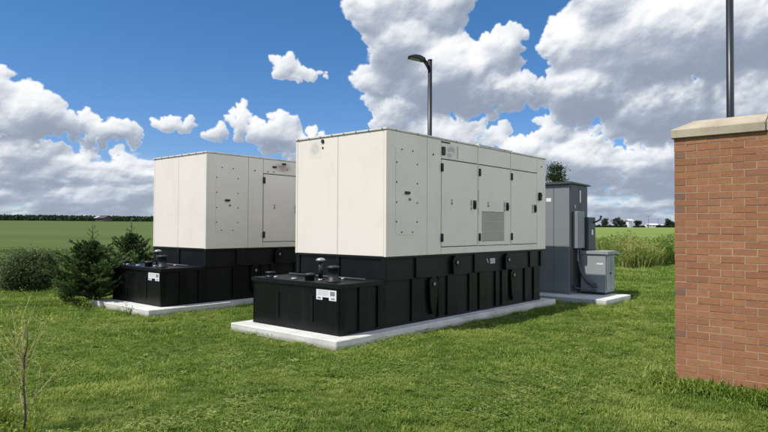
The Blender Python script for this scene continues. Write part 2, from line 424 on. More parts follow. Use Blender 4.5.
def mortar():
    m, t, b = mat('mortar'); p = wpos(t); n = noise_(t, p, 30, 5, .65)
    t.put(b.inputs['Base Color'], t.mix(n, (.34, .24, .155), (.46, .345, .235))); b.inputs['Roughness'].default_value = .95
    bump(t, b, noise_(t, p, 150, 3), .5, .004); return m
M['mortar'] = mortar()
def leafmat(name, dark, light, alt=None, scale=1.4, trans=.35, rough=.55, instanced=False):
    """foliage: per-face tone, patches in world space, and light through the blade."""
    m, t, b = mat(name); p = wpos(t)
    tone = t.node('ShaderNodeAttribute', attribute_name='tone').outputs['Fac']
    n = noise_(t, p, scale, 4, .6)
    f = t.m('ADD', t.m('MULTIPLY', tone, .75), t.m('MULTIPLY', t.m('SUBTRACT', n, .5), .9), clamp=True)
    c = t.mix(f, dark, light)
    if alt is not None:
        n5 = noise_(t, p, scale*.35, 3, .6)
        if instanced:
            rnd = t.node('ShaderNodeObjectInfo').outputs['Random']
            g = t.m('MULTIPLY', t.m('GREATER_THAN', rnd, .86), .75); g = t.m('ADD', g, t.m('MULTIPLY', t.mapr(n5, .48, .70), .65), clamp=True)
        else: g = t.m('MULTIPLY', t.mapr(n5, .5, .7), .6)
        c = t.mix(g, c, alt)
    t.put(b.inputs['Base Color'], c); b.inputs['Roughness'].default_value = rough; b.inputs['Specular IOR Level'].default_value = .3
    tr = t.node('ShaderNodeBsdfTranslucent', ins={0: t.mix(1.0, c, (1.15, 1.25, .55), 'MULTIPLY')})
    mx = t.node('ShaderNodeMixShader', ins={0: trans}); t.l.new(b.outputs[0], mx.inputs[1]); t.l.new(tr.outputs[0], mx.inputs[2])
    out = [q for q in m.node_tree.nodes if q.type == 'OUTPUT_MATERIAL'][0]; t.l.new(mx.outputs[0], out.inputs[0])
    return m
M['bark'] = painted('bark', (.085, .065, .048), .9, .6, (.035, .028, .02), streak=False)

M['twig'] = painted('pale_twig', (.55, .47, .22), .8, .3, streak=False)
# ---------------------------------------------------------------- generators
def circle_pts(cx, cz, r, a0, a1, n):
    return [(cx+r*math.cos(R(a0+(a1-a0)*i/n)), cz+r*math.sin(R(a0+(a1-a0)*i/n))) for i in range(n+1)]
def make_generator():
    root = thing('generator', yard(0, 0, .1), YAW, 'x', 'generator', 'standby generators on concrete pads')
    D = -.1
    L, W, ZB, ZT = 5.58, 2.17, 1.237, 3.306
    def B(name, m, parent=root): return lambda mb: mb.build(name, m, parent, D)
    MB().box(.024, L-.024, .024, W-.024, ZB+.004, ZT-.034).build('enclosure_core', M['gap_dark'], root, D)
    # -- panels of the near end (x = 0), far end and back
    for (y0, y1, b_) in ((.050, 1.088, .005), (1.094, 2.120, .005)):
        MB().box(.002, .022, y0, y1, ZB+.004, 3.268, b_).build('end_panel', M['cream'], root, D)
    MB().prism([(0, 0), (.05, 0), (.05, .0225), (.0225, .0225), (.0225, .046), (0, .046)], 'z', ZB, 3.268, b=.002).build('corner_post', M['cream'], root, D)
    MB().box(0, .0225, 2.124, W, ZB, 3.268, .004).build('corner_post', M['cream'], root, D)
    MB().box(L-.022, L, .02, W, ZB, 3.268, .004).build('end_panel', M['cream'], root, D)
    for x0, x1 in ((.026, 1.4), (1.41, 2.8), (2.81, 4.2), (4.21, L-.026)):
        MB().box(x0, x1, W-.022, W-.001, ZB, 3.268, .004).build('side_panel', M['cream'], root, D)
    # -- near long side (y = 0)
    def sheet(x0, x1, z0, z1, y0=0.0, y1=.022, b=.004): return MB().box(x0, x1, y0, y1, z0, z1, b)
    sheet(.052, 1.078, ZB, 3.268).build('side_panel', M['cream'], root, D)
    sheet(1.086, 1.492, ZB, 3.268).build('side_panel', M['cream'], root, D)
    for (x0, x1) in ((1.502, 2.698), (2.742, 3.966), (4.000, 5.156)):
        sheet(x0, x1, 2.940, 3.268).build('header_panel', M['cream'], root, D)
    MB().box(1.502, 5.156, 0, .022, ZB, 1.358, .004).build('sill_panel', M['cream'], root, D)
    sheet(5.166, L-.002, ZB, 3.268).build('side_panel', M['cream'], root, D)
    for x0, x1 in ((2.704, 2.736), (3.972, 3.994)):
        sheet(x0, x1, 1.362, 3.268, -.006, .022, .003).build('mullion', M['cream'], root, D)
    # access panel with its bolts, pull and lock
    ap = MB()
    r = .05; x0, x1, z0, z1 = .235, .815, 1.58, 3.035
    pts = circle_pts(x1-r, z1-r, r, 0, 90, 4)+circle_pts(x0+r, z1-r, r, 90, 180, 4)+circle_pts(x0+r, z0+r, r, 180, 270, 4)+circle_pts(x1-r, z0+r, r, 270, 360, 4)
    ap.prism(pts, 'y', -.0045, .0, b=.002)
    apo = ap.build('access_panel', M['cream'], root, D)
    for (x, z) in [(.252, 2.765), (.252, 2.444), (.252, 2.117), (.252, 1.80), (.797, 2.769), (.797, 2.446), (.797, 2.12), (.797, 1.80), (.384, 2.985), (.671, 2.985), (.384, 1.63), (.671, 1.63)]:
        MB().cyl((x, z), .013, -.012, -.0045, 'y', 8).build('bolt', M['blackplastic'], apo, D)
    MB().box(.465, .585, -.035, -.005, 2.258, 2.302, .006).build('pull_handle', M['blackplastic'], apo, D)
    MB().cyl((.592, 2.174), .026, -.018, -.0045, 'y', 14, mi=0).cyl((.592, 2.174), .010, -.024, -.018, 'y', 8, mi=1).build('lock', [M['steel'], M['blackplastic']], apo, D)
    # doors
    doors = []
    for (x0, x1) in ((1.510, 2.694), (2.746, 3.962), (4.006, 5.150)):
        if x0 == 2.746:
            mb = MB()
            for (a, b_, c, d) in ((x0, 2.85, 1.372, 2.922), (3.71, x1, 1.372, 2.922), (2.85, 3.71, 2.028, 2.922), (2.85, 3.71, 1.372, 1.448)):
                mb.box(a, b_, -.002, .021, c, d)
            bmesh.ops.remove_doubles(mb.bm, verts=mb.bm.verts, dist=.0001)
        else:
            mb = MB().box(x0, x1, -.002, .021, 1.372, 2.922, .004)
        doors.append(mb.build('door', M['cream'], root, D))
    for d, hx in zip(doors, (1.515, 2.762, 4.012)):
        for hz in (2.778, 1.530):
            MB().box(hx-.034, hx+.034, -.024, -.003, hz-.072, hz+.072, .006).cyl((hx-.020, -.024), .012, hz-.07, hz+.07, 'z', 10).build('hinge', M['blackplastic'], d, D)
    for d, (lx, lz) in zip(doors, ((2.585, 2.147), (3.830, 2.149), (5.060, 2.139))):
        MB().box(lx-.05, lx+.05, -.022, -.003, lz-.085, lz+.085, .010).box(lx-.022, lx+.022, -.042, -.020, lz-.06, lz+.045, .006).build('latch', M['blackplastic'], d, D)
        MB().box(lx-.145, lx-.085, -.0045, -.002, lz-.12, lz+.10, 0, 0).box(lx-.135, lx-.095, -.0052, -.0045, lz-.02, lz+.08, 0, 1).box(lx-.135, lx-.095, -.0052, -.0045, lz-.10, lz-.05, 0, 1).build('sticker', [M['smudge1'], M['ink']], d, D)
    for d, (kx, kz) in zip(doors[:2], ((1.825, 2.151), (3.084, 2.146))):
        MB().cyl((kx, kz), .024, -.013, -.002, 'y', 14).cyl((kx, kz-.004), .009, -.019, -.013, 'y', 8, mi=1).box(kx-.02, kx+.02, -.004, -.002, kz+.035, kz+.075, 0, 1).build('key_lock', [M['steel'], M['ink']], d, D)
    # ventilation grille in the middle door
    g = MB().box(2.852, 3.708, .013, .016, 1.450, 2.026, 0, 1)
    for i in range(44):
        x = 2.862 + i*.0195; g.box(x, x+.0115, -.002, .0125, 1.456, 2.020, 0, 0)
    for z in (1.64, 1.83): g.box(2.856, 3.704, -.004, -.0022, z-.004, z+.004, 0, 0)
    g.build('vent_grille', [M['vent'], M['gap_dark']], doors[1], D)
    # small fittings
    MB().box(5.215, 5.30, -.06, -.001, 2.325, 2.505, .014).cyl((5.257, 2.44), .022, -.075, -.058, 'y', 12).build('stop_button_box', M['blackplastic'], root, D)
    MB().cyl((5.374, 3.092), .018, -.010, -.001, 'y', 10).build('fitting', M['blackplastic'], root, D)
    MB().cyl((1.083+.17, 2.981), .016, -.010, -.001, 'y', 10).build('fitting', M['blackplastic'], root, D)
    for (z0, z1) in ((2.205, 2.425), (1.965, 2.085)):
        MB().box(2.708, 2.732, -.0085, -.0062, z0, z1).build('warning_label', M['yellow'], root, D)
    # roof with folded edge and screws
    rf = MB().box(-.014, L+.014, -.014, W+.014, 3.270, 3.303, .005)
    rf.box(2.69, 4.01, -.017, .035, 3.303, 3.318, .003).box(2.70, L-.05, .05, W-.05, 3.3035, 3.314, .004)
    rf.box(.05, 2.66, .05, W-.05, 3.3035, 3.310, .003)
    rfo = rf.build('roof', M['cream_roof'], root, D)
    for i in range(8): MB().cyl((.08+i*.287, 3.286), .010, -.022, -.0135, 'x', 8).build('screw', M['blackplastic'], rfo, D)
    for i in range(10): MB().cyl((.22+i*.58, 3.286), .009, -.021, -.0135, 'y', 8).build('screw', M['blackplastic'], rfo, D)
    MB().box(2.694, 2.746, -.028, .03, 3.265, 3.326, .004).build('bracket', M['white'], rfo, D)
    MB().box(3.962, 4.004, -.028, .03, 3.265, 3.326, .004).build('bracket', M['white'], rfo, D)
    ex = MB().cyl((1.05, 1.05), .085, 3.30, 3.40, 'z', 18)
    ex.prism([(.94, 3.398), (1.17, 3.425), (1.17, 3.445), (.94, 3.412)], 'y', .94, 1.16)
    ex.build('exhaust_cap', M['blackplastic'], rfo, D)
    # base frame
    bf = MB().box(.03, 5.46, .045, 2.125, .8645, 1.2, 0).box(.004, L-.004, .004, W-.004, 1.2005, 1.2365, .003)
    for (x0, x1) in ((.012, .10), (.80, .99), (2.62, 2.96), (4.86, 5.20), (5.36, 5.46)):
        bf.box(x0, x1, .012, .044, .8650, 1.2, .003)
        bf.box(x0, x1, 2.126, 2.155, .8650, 1.2, .003)
    for y0 in (.012, 1.05, 2.06): bf.box(.006, .029, y0, y0+.09, .8650, 1.2, .003)
    bfo = bf.build('base_frame', M['black2'], root, D)
    for (cx, cz) in ((1.97, 1.075), (3.855, 1.058)):
        p_ = circle_pts(cx, cz, .125, -40, 175, 14) + [(cx-.11, cz-.20), (cx+.02, cz-.20)]
        lg = MB().prism(p_, 'y', -.028, .043, b=.004).cyl((cx, cz), .048, -.040, -.028, 'y', 18, mi=0).cyl((cx, cz), .030, -.043, -.040, 'y', 16, mi=1)
        lg.build('lifting_lug', [M['black'], M['steel']], bfo, D)
    pl = MB().box(3.235, 3.415, .038, .0445, 1.0, 1.10)
    for i in range(6): pl.box(3.245+i*.028, 3.257+i*.028, .0362, .0378, 1.01, 1.09, 0, 1)
    pl.build('rating_plate', [M['white'], M['ink']], bfo, D)
    pm = MB().prism([(3.10, 1.10), (3.125, 1.10), (3.17, 1.02), (3.15, 1.02)], 'y', .040, .0445); pm.build('arrow_decal', M['white'], bfo, D)
    # fuel tank
    tk = MB().box(-.940, 5.40, .085, 2.085, .132, .8435, 0, 1)  # recessed bays coloured lighter than the ribs, light put into the paint
    tk.box(-.968, 5.43, .05, 2.12, .1005, .1315, .003)
    tk.box(-.966, -.9405, .056, 2.114, .132, .8435, .002)
    tko = tk.build('fuel_tank', [M['black'], M['black2']], root, D)
    tp = MB().box(-.985, 5.43, .036, 2.134, .844, .8635, .004)
    tp.box(-.985, -.005, .030, .0355, .800, .862).box(-.9905, -.9855, .030, 2.140, .800, .862)
    tp.build('tank_top', M['black2'], tko, D)
    for (x0, x1) in ((-.966, -.85), (-.55, -.36), (-.12, .07), (.74, 1.06), (1.50, 1.62), (1.78, 2.08), (2.50, 2.76), (2.86, 3.12), (3.47, 3.60), (3.72, 3.96), (4.70, 4.98), (5.12, 5.40)):
        MB().box(x0, x1, .052, .0845, .133, .8430, .004).build('rib', M['black'], tko, D)
        MB().box(x0, x1, 2.0855, 2.118, .133, .8430, .004).build('rib', M['black'], tko, D)
    for y in (1.472, .660):
        MB().box(-.981, -.9665, y-.028, y+.028, .25, .665, .005).build('rib', M['black2'], tko, D)
    for cx in (1.325, 4.168):
        p_ = circle_pts(cx, .725, .13, -10, 175, 14) + [(cx-.10, .36), (cx-.04, .20), (cx+.04, .20), (cx+.09, .36)]
        MB().prism(p_, 'y', .020, .084, b=.004).cyl((cx, .725), .05, .010, .020, 'y', 18, mi=0).cyl((cx, .725), .030, .006, .010, 'y', 16, mi=1).build('lifting_lug', [M['black'], M['steel']], tko, D)
    lb = MB().prism([(.130, .765), (.560, .765), (.560, .610), (.425, .610), (.425, .652), (.285, .652), (.285, .610), (.130, .610)], 'x', -.9695, -.9665)
    for i in range(4): lb.box(-.9702, -.9697, .30, .53, .742-.020*i, .746-.020*i, 0, 1)
    lb.box(-.9702, -.9697, .16, .26, .68, .745, 0, 1).box(-.9702, -.9697, .46, .53, .625, .650, 0, 1).box(-.9702, -.9697, .16, .24, .625, .650, 0, 1)
    lb.build('tank_label', [M['white'], M['ink']], tko, D)
    MB().lathe((-.80, 1.87), [(.085, .8637), (.085, .88), (.07, .882), (.07, .925), (.088, .927), (.088, .952), (.03, .958)], 20).build('fill_cap', M['blackplastic'], tko, D)
    MB().lathe((-.76, .94), [(.075, .8637), (.075, .93), (.09, .932), (.09, .968), (.05, .975)], 20).build('fill_cap', M['blackplastic'], tko, D)
    vp = MB().cyl((-.60, .86), .036, .8637, 1.16, 'z', 14).cyl((-.60, .86), .062, .8637, .885, 'z', 16)
    vpo = vp.build('vent_pipe', M['blackplastic'], tko, D)
    MB().lathe((-.60, .86), [(.045, 1.150), (.075, 1.165), (.078, 1.185), (.050, 1.208), (.015, 1.215)], 18).build('vent_cap', M['steel'], vpo, D)
    MB().lathe((-.74, .43), [(.115, .8637), (.115, .885), (.085, .887), (.085, 1.065), (.097, 1.067), (.097, 1.105), (.05, 1.112)], 22).build('relief_valve', M['blackplastic'], tko, D)
    for (x, y, r) in ((-.86, 1.66, .035), (-.86, 1.20, .05), (-.74, .72, .04), (-.34, .62, .03)):
        MB().lathe((x, y), [(r, .8637), (r, .885), (r*.7, .895)], 14).build('gauge', M['steel'], tko, D)
    MB().tube([(-.30, .16, .89), (-.30, 1.98, .89), (-.04, 2.02, .885)], .013, 8).build('fuel_line', M['grey_dk'], tko, D)
    return root
gen = make_generator()
gen2 = copy_tree(gen)
gen2.location = yard(0, 0, .1, G2)
tag(gen, 'nearer cream generator housing on black fuel tank, grey vent grille in its middle door')
tag(gen2, 'farther cream generator housing on black fuel tank beside the small evergreens')
# markings that differ between the two
def faded(parent, name, m, x0, x1, y0, y1, z0, z1): return MB().box(x0, x1, y0, y1, z0, z1).build(name, m, parent, -.1)
faded(gen, 'faded_badge', M['smudge1'], .0008, .003, 1.50, 1.82, 2.93, 3.24)
MB().cyl((1.462, 3.205), .034, -.014, .002, 'x', 14).cyl((1.462, 3.09), .018, -.008, .002, 'x', 10).build('fitting', M['blackplastic'], gen, -.1)
faded(gen, 'faded_badge', M['smudge2'], 1.62, 1.98, -.0010, -.0002, 2.955, 3.22)
MB().box(1.62, 1.88, -.0020, -.0011, 2.957, 3.07).build('faded_badge', M['smudge2'], gen, -.1)
MB().box(1.50, 1.76, -.012, -.0005, 3.225, 3.245).build('drip_rail', M['gap_dark'], gen, -.1)
MB().box(1.505, 1.60, -.030, -.0005, 3.00, 3.15, .010).build('latch', M['blackplastic'], gen, -.1)
MB().box(1.99, 2.03, -.0020, -.0011, 2.97, 3.20).build('warning_label', M['yellow'], gen, -.1)
faded(gen2, 'faded_badge', M['smudge3'], 1.72, 2.42, -.0010, -.0002, 2.95, 3.262)
for (x, z) in ((1.817, 3.105), (2.104, 3.195)):
    MB().box(x-.055, x+.055, -.022, -.003, z-.022, z+.022, .005).build('pull_handle', M['blackplastic'], gen2, -.1)
for (x, z) in ((1.63, 2.985), (1.80, 2.99), (2.20, 3.07)):
    MB().cyl((x, z), .02, -.012, -.0026, 'y', 10).build('fitting', M['steel'], gen2, -.1)

# ---------------------------------------------------------------- concrete pads
def pad(s0, s1, t0, t1, o, label, h=.1):
    bm = MB(); n = 14
    bm.box(s0, s1, t0, t1, -.25, h, .012)
    ob = bm.build('concrete_pad', M['concrete']); ob.location = o; ob.rotation_euler = (0, 0, YAW)
    return tag(ob, label, 'concrete pad', 'concrete equipment pads')
pad(-1.26, 5.74, -.175, 2.34, G1, 'long pale concrete pad under the nearer generator')
pad(-1.36, 5.74, -.20, 2.38, G2, 'pale concrete pad under the farther generator, left of the two long pads')
pad(6.28, 7.86, -1.12, 1.6, G1, 'thin concrete pad under the grey electrical cabinets', .1)

# ---------------------------------------------------------------- grey electrical cabinet
cb = thing('electrical_cabinet', yard(6.87, -.02, .1), YAW, 'tall grey electrical cabinet with a flat box on its side, behind the nearer generator', 'electrical cabinet')
D = -.1
MB().box(.02, 1.06, .02, 1.35, .104, 2.785, .004).build('body', M['grey'], cb, D)
for y0, y1 in ((.03, .43), (.44, .88), (.89, 1.34)):
    MB().box(.003, .0195, y0, y1, .16, 2.76, .004).build('end_panel', M['grey'], cb, D)
MB().box(.03, .53, .003, .0195, .16, 2.76, .004).build('door', M['grey_dk'], cb, D)  # unlit side: shade put into the door colour, darker than the end panels
MB().box(.54, 1.05, .003, .0195, .16, 2.76, .004).build('door', M['grey_dk'], cb, D)
MB().prism([(-.06, 2.80), (1.14, 2.785), (1.14, 2.82), (-.06, 2.85)], 'y', -.05, 1.42, b=.004).box(0, 1.08, 0, 1.37, 2.7855, 2.799).build('roof', M['grey_dk'], cb, D)
MB().box(.565, .64, .0005, .0028, 2.36, 2.66).build('label', M['white'], cb, D)
MB().cyl((.26, 2.25), .05, -.01, .0028, 'y', 14).build('meter', M['steel'], cb, D)
MB().box(-.0005, .0028, .50, .63, 2.37, 2.46).build('label', M['white'], cb, D)
pb = MB().box(.15, .55, -.13, .0025, 1.22, 2.13, .008).box(.165, .535, -.136, -.1305, 1.235, 2.115, .003).build('junction_box', M['grey'], cb, D)
sb = MB().box(.60, 1.06, -.20, .0025, 1.16, 1.99, .010).box(.62, 1.04, -.208, -.2005, 1.18, 1.97, .003).build('switch_box', M['grey_dk'], cb, D)
MB().tube([(.93, -.205, 1.86), (.95, -.27, 1.88), (1.10, -.31, 1.94), (1.16, -.31, 2.02)], [.02, .02, .022, .03], 10).build('handle', M['blackplastic'], sb, D)
MB().box(.80, .90, -.2105, -.2085, 1.55, 1.68).build('label', M['white'], sb, D)
# conduits run down from the junction box into the low box
def bez(p0, p1, p2, p3, n=14):
    p0, p1, p2, p3 = map(Vector, (p0, p1, p2, p3)); o = []
    for i in range(n+1):
        t = i/n; o.append(p0*(1-t)**3 + p1*3*t*(1-t)**2 + p2*3*t*t*(1-t) + p3*t**3)
    return o
for (a, b_) in (((.26, -.07, 1.22), .34), ((.40, -.07, 1.22), .30)):
    MB().tube(bez(a, (a[0], -.07, .72), (.22, -.22, b_), (.425, -.49, b_), 18), .032, 10).build('conduit', M['grey_dk'], cb, D)
MB().tube([(.12, .0, .30), (.16, -.10, .25), (.30, -.36, .205), (.425, -.50, .20)], .022, 10).build('conduit', M['grey_dk'], cb, D)

M['grey_lt'] = painted('light_grey_box_paint', (.29, .31, .31), .45, .14)
tb = thing('electrical_box', yard(7.30, -.72, .1), YAW, 'low grey hooded equipment box with white label, right of the tall grey cabinet', 'electrical box')
MB().box(0, .57, 0, .62, .16, 1.085, .006).build('body', M['grey_lt'], tb, D)
MB().box(.03, .54, .03, .60, .104, .1595).build('plinth', M['gap_dark'], tb, D)
MB().prism([(-.03, 1.155), (.55, 1.165), (.80, 1.09), (.80, 1.045), (.575, 1.086), (-.03, 1.086)], 'y', -.07, .66, b=.004).build('hood', M['grey_lt'], tb, D)
dd = MB().box(.03, .27, -.018, -.0005, .22, 1.05, .004).box(.29, .54, -.018, -.0005, .22, 1.05, .004).build('door', M['grey_lt'], tb, D)
MB().box(.33, .50, -.024, -.0185, .66, .92, .003).build('window', M['steel'], dd, D)
MB().cyl((.245, .62), .02, -.05, -.0185, 'y', 10).build('handle', M['blackplastic'], dd, D)
MB().box(-.003, -.0005, .06, .22, .835, .870).build('label', M['white'], tb, D)
for (y, z) in ((.23, .335), (.22, .30), (.22, .20)): pass
MB().cyl((.225, .335), .05, -.035, -.0005, 'x', 14).build('conduit_fitting', M['steel'], tb, D)
MB().cyl((.215, .205), .04, -.035, -.0005, 'x', 14).build('conduit_fitting', M['steel'], tb, D)

# ---------------------------------------------------------------- brick wall
wr = thing('brick_wall', (3.21, 6.74, 0), YAW, 'red brick screen wall with pale stone coping at the right of the yard', 'brick wall')
V = []; F = []; T = []
def addbrick(x0, x1, y0, y1, z0, z1, tone):
    j = lambda: random.uniform(-.0020, .0020); b = .003
    k = len(V); x0 += j(); y0 += j(); y1 += j(); x1 += j(); z0 += j()*.6; z1 += j()*.6
    # chamfered block: outer rectangle rings
    for (x, y, z) in ((x0, y0, z0), (x0, y0, z1), (x0, y1, z0), (x0, y1, z1), (x1, y0, z0), (x1, y0, z1), (x1, y1, z0), (x1, y1, z1)): V.append((x, y, z))
    for f in ((0,1,3,2),(4,6,7,5),(0,4,5,1),(2,3,7,6),(0,2,6,4),(1,5,7,3)):
        F.append([k+i for i in f]); T.append(tone)
def tone_(): return random.uniform(0, .12) if random.random() < .035 else random.uniform(.25, .95)
CH, BL, J, LEN, TH = .075, .225, .0085, 6.0, .33
for c in range(-2, 36):
    z0 = c*CH + J*.5; z1 = (c+1)*CH - J*.5
    y = 0.0; first = .1125 if c % 2 else .225
    end = True
    while y > -LEN:
        w = first if end else BL
        tn = tone_()
        if end and c % 2: tn = random.choice((random.uniform(0, .13), random.uniform(.0, .4), .5))
        addbrick(0, .10, y-w+J*(.5), y-(0 if end else J*.5), z0, z1, tn)
        addbrick(TH-.10, TH, y-w+J*.5, y-(0 if end else J*.5), z0, z1, tone_())
        y -= w; end = False
    addbrick(.111, TH-.111, -.10, 0, z0, z1, tone_())
mesh_np('brickwork', V, F, M['brick'], T, wr)
MB().box(.0028, TH-.0028, -LEN+.01, -.0028, -.20, 36*CH-.001).build('mortar_core', M['mortar'], wr)
ys = [.03, -.875, -1.78, -2.685, -3.59, -4.495, -5.4]
for i, (a, b_) in enumerate(zip(ys, ys[1:])):
    mb = MB(); zb_, zf, zr = 2.7005, 2.795, 2.905; e0, e1 = -.03, TH+.03; mid = TH/2
    a2 = a - (0 if i == 0 else .004); b2 = b_ + .004; ra = a2 - (.195 if i == 0 else 0)
    bm = mb.bm; P = lambda x, y, z: bm.verts.new((x, y, z))
    A = [P(e0, a2, zb_), P(e1, a2, zb_), P(e1, a2, zf), P(e0, a2, zf)]; Bq = [P(e0, b2, zb_), P(e1, b2, zb_), P(e1, b2, zf), P(e0, b2, zf)]
    r0, r1 = P(mid, ra, zr), P(mid, b2, zr)
    for f in ((A[0], A[1], A[2], A[3]), (A[3], A[2], r0), (Bq[3], Bq[2], Bq[1], Bq[0]), (Bq[2], Bq[3], r1), (A[0], A[3], Bq[3], Bq[0]), (A[1], Bq[1], Bq[2], A[2]), (A[0], Bq[0], Bq[1], A[1]), (A[3], r0, r1, Bq[3]), (A[2], Bq[2], r1, r0)):
        bm.faces.new(f)
    bmesh.ops.recalc_face_normals(bm, faces=bm.faces)
    bmesh.ops.bevel(bm, geom=list(bm.edges), offset=.006, segments=1, affect='EDGES')
    mb.build('coping', M['stone'], wr)
MB().box(.01, TH-.01, -5.4, -.01, 2.6995, 2.7).build('mortar_bed', M['mortar'], wr)

# ---------------------------------------------------------------- lamp posts
lp = thing('street_lamp', (1.26, 16.9, 0), 0, 'black square lamp post with angled flat head rising behind the nearer generator', 'street lamp', 'black lamp posts')
lp.rotation_euler = (0, 0, 0)
MB().cyl((0, 0), .066, .02, 6.36, 'z', 24, .060).cyl((0, 0), .066, 6.3605, 6.385, 'z', 24).build('pole', M['pole'], lp)
MB().box(-.15, .15, -.15, .15, 0, .03, .006).build('base_plate', M['pole'], lp)
MB().prism([(-.062, 6.33), (-.062, 6.10), (-.10, 6.19), (-.17, 6.29), (-.20, 6.36), (-.12, 6.375)], 'y', -.03, .03, b=.004).build('bracket', M['pole'], lp)
hd = MB().prism([(-.12, 6.33), (-.14, 6.40), (-.27, 6.475), (-.42, 6.495), (-.58, 6.46), (-.62, 6.435), (-.42, 6.405), (-.25, 6.355)], 'y', -.16, .16, b=.015)
hdo = hd.build('lamp_head', M['pole'], lp)
MB().prism([(-.28, 6.352), (-.55, 6.412), (-.55, 6.424), (-.28, 6.366)], 'y', -.12, .12).build('lens', M['lens'], hdo)
lp2 = copy_tree(lp); lp2.location = (6.21, 10.92, 0)
tag(lp2, 'black lamp post rising behind the brick wall, its top out of the picture')
# ---------------------------------------------------------------- terrain
def terrain(x, y):
    """flat yard, fields that rise very gently to the horizon (more to the left)"""
    x = np.asarray(x, float); y = np.asarray(y, float)
    r = np.hypot(x, y); az = np.degrees(np.arctan2(x, y))
    w = sm(az, -12, 16)                                   # 0 left .. 1 right
    # behind the viewer both fade to flat
    k = (.0160*(1-w) + .0057*w)*(1-sm(np.abs(az), 75, 120))
    R1 = 300*(1-w) + 600*w
    return k*(np.clip(r, 42, R1)-42) - .03
def gz(x, y): return float(terrain(x, y))
rs = np.concatenate([[0.0], np.linspace(2, 60, 30), np.geomspace(66, 2600, 46)]); NA = 256
V = [(0, 0, 0)]; F4 = []
ang = np.arange(NA)*2*math.pi/NA
for r in rs[1:]:
    X = r*np.sin(ang); Y = r*np.cos(ang); Z = terrain(X, Y)
    V += list(zip(X, Y, Z))
for i in range(len(rs)-2):
    for k in range(NA):
        a = 1+i*NA+k; b_ = 1+i*NA+(k+1) % NA
        F4.append((a, b_, b_+NA, a+NA))
me = bpy.data.meshes.new('ground'); me.from_pydata(V, [], [(0, 1+(k+1) % NA, 1+k) for k in range(NA)]+[f[::-1] for f in F4]); me.update()
me.polygons.foreach_set('use_smooth', np.ones(len(me.polygons), bool))
ground = bpy.data.objects.new('ground', me); COL.objects.link(ground); tag(ground, 'green ground, mown lawn running out into flat farm fields', kind='structure')
def groundmat():
    m, t, b = mat('ground_soil_grass'); p = wpos(t); s_ = t.node('ShaderNodeSeparateXYZ', ins={0: p}); x, y = s_.outputs[0], s_.outputs[1]
    n1 = noise_(t, p, .55, 6, .6); n2 = noise_(t, p, 7, 5, .65); n3 = noise_(t, p, 60, 3, .6)
    lawn = t.mix(t.mapr(n1, .35, .68), (.085, .130, .024), (.15, .19, .040))
    lawn = t.mix(t.m('MULTIPLY', t.mapr(n2, .45, .75), .6), lawn, (.13, .135, .04))
    lawn = t.mix(t.m('MULTIPLY', t.mapr(n3, .45, .7), .6), lawn, (.04, .052, .016))
    # left: a low green crop seen along its rows; right: a bright hay field
    r = t.m('SQRT', t.m('ADD', t.m('MULTIPLY', x, x), t.m('MULTIPLY', y, y)))
    rows = noise_(t, stretch(t, p, (.012, .22, 1)), 1.0, 6, .65); rows2 = noise_(t, stretch(t, p, (.05, .8, 1)), 1.0, 4, .6)
    rowm = t.m('ADD', t.m('MULTIPLY', rows, .7), t.m('MULTIPLY', rows2, .3))
    fl = t.mix(t.mapr(rowm, .36, .62), (.072, .108, .022), (.106, .150, .034))
    fl = t.mix(t.m('MULTIPLY', t.mapr(r, 22, 70, .7, 0), .7), fl, (.098, .125, .036))
    fl = t.mix(t.m('MULTIPLY', noise_(t, p, 1.7, 6, .7), .45), fl, (.048, .066, .020))
    fr = t.mix(t.mapr(rowm, .38, .62), (.13, .19, .036), (.20, .26, .055))
    fr = t.mix(t.mapr(r, 240, 480, 0, .5), fr, (.22, .25, .07))
    side = t.mapr(t.m('DIVIDE', x, t.m('MAXIMUM', r, 1.0)), -.16, .22)
    fld = t.mix(side, fl, fr)
    edge = t.m('ADD', y, t.m('MULTIPLY', t.mapr(x, -2, 7), -26.0))
    edge = t.m('ADD', edge, t.m('MULTIPLY', n1, 1.2))
    c = t.mix(t.mapr(edge, 16.6, 18.2), lawn, fld)
    t.put(b.inputs['Base Color'], c); b.inputs['Roughness'].default_value = .95; b.inputs['Specular IOR Level'].default_value = .15
    far = t.mapr(r, 25, 120, 1, .0)
    bp = t.node('ShaderNodeBump', ins={'Strength': t.m('MULTIPLY', far, .8), 'Distance': .04, 'Height': t.m('ADD', n3, n2)}); t.put(b.inputs['Normal'], bp)
    return m
ground.data.materials.append(groundmat())

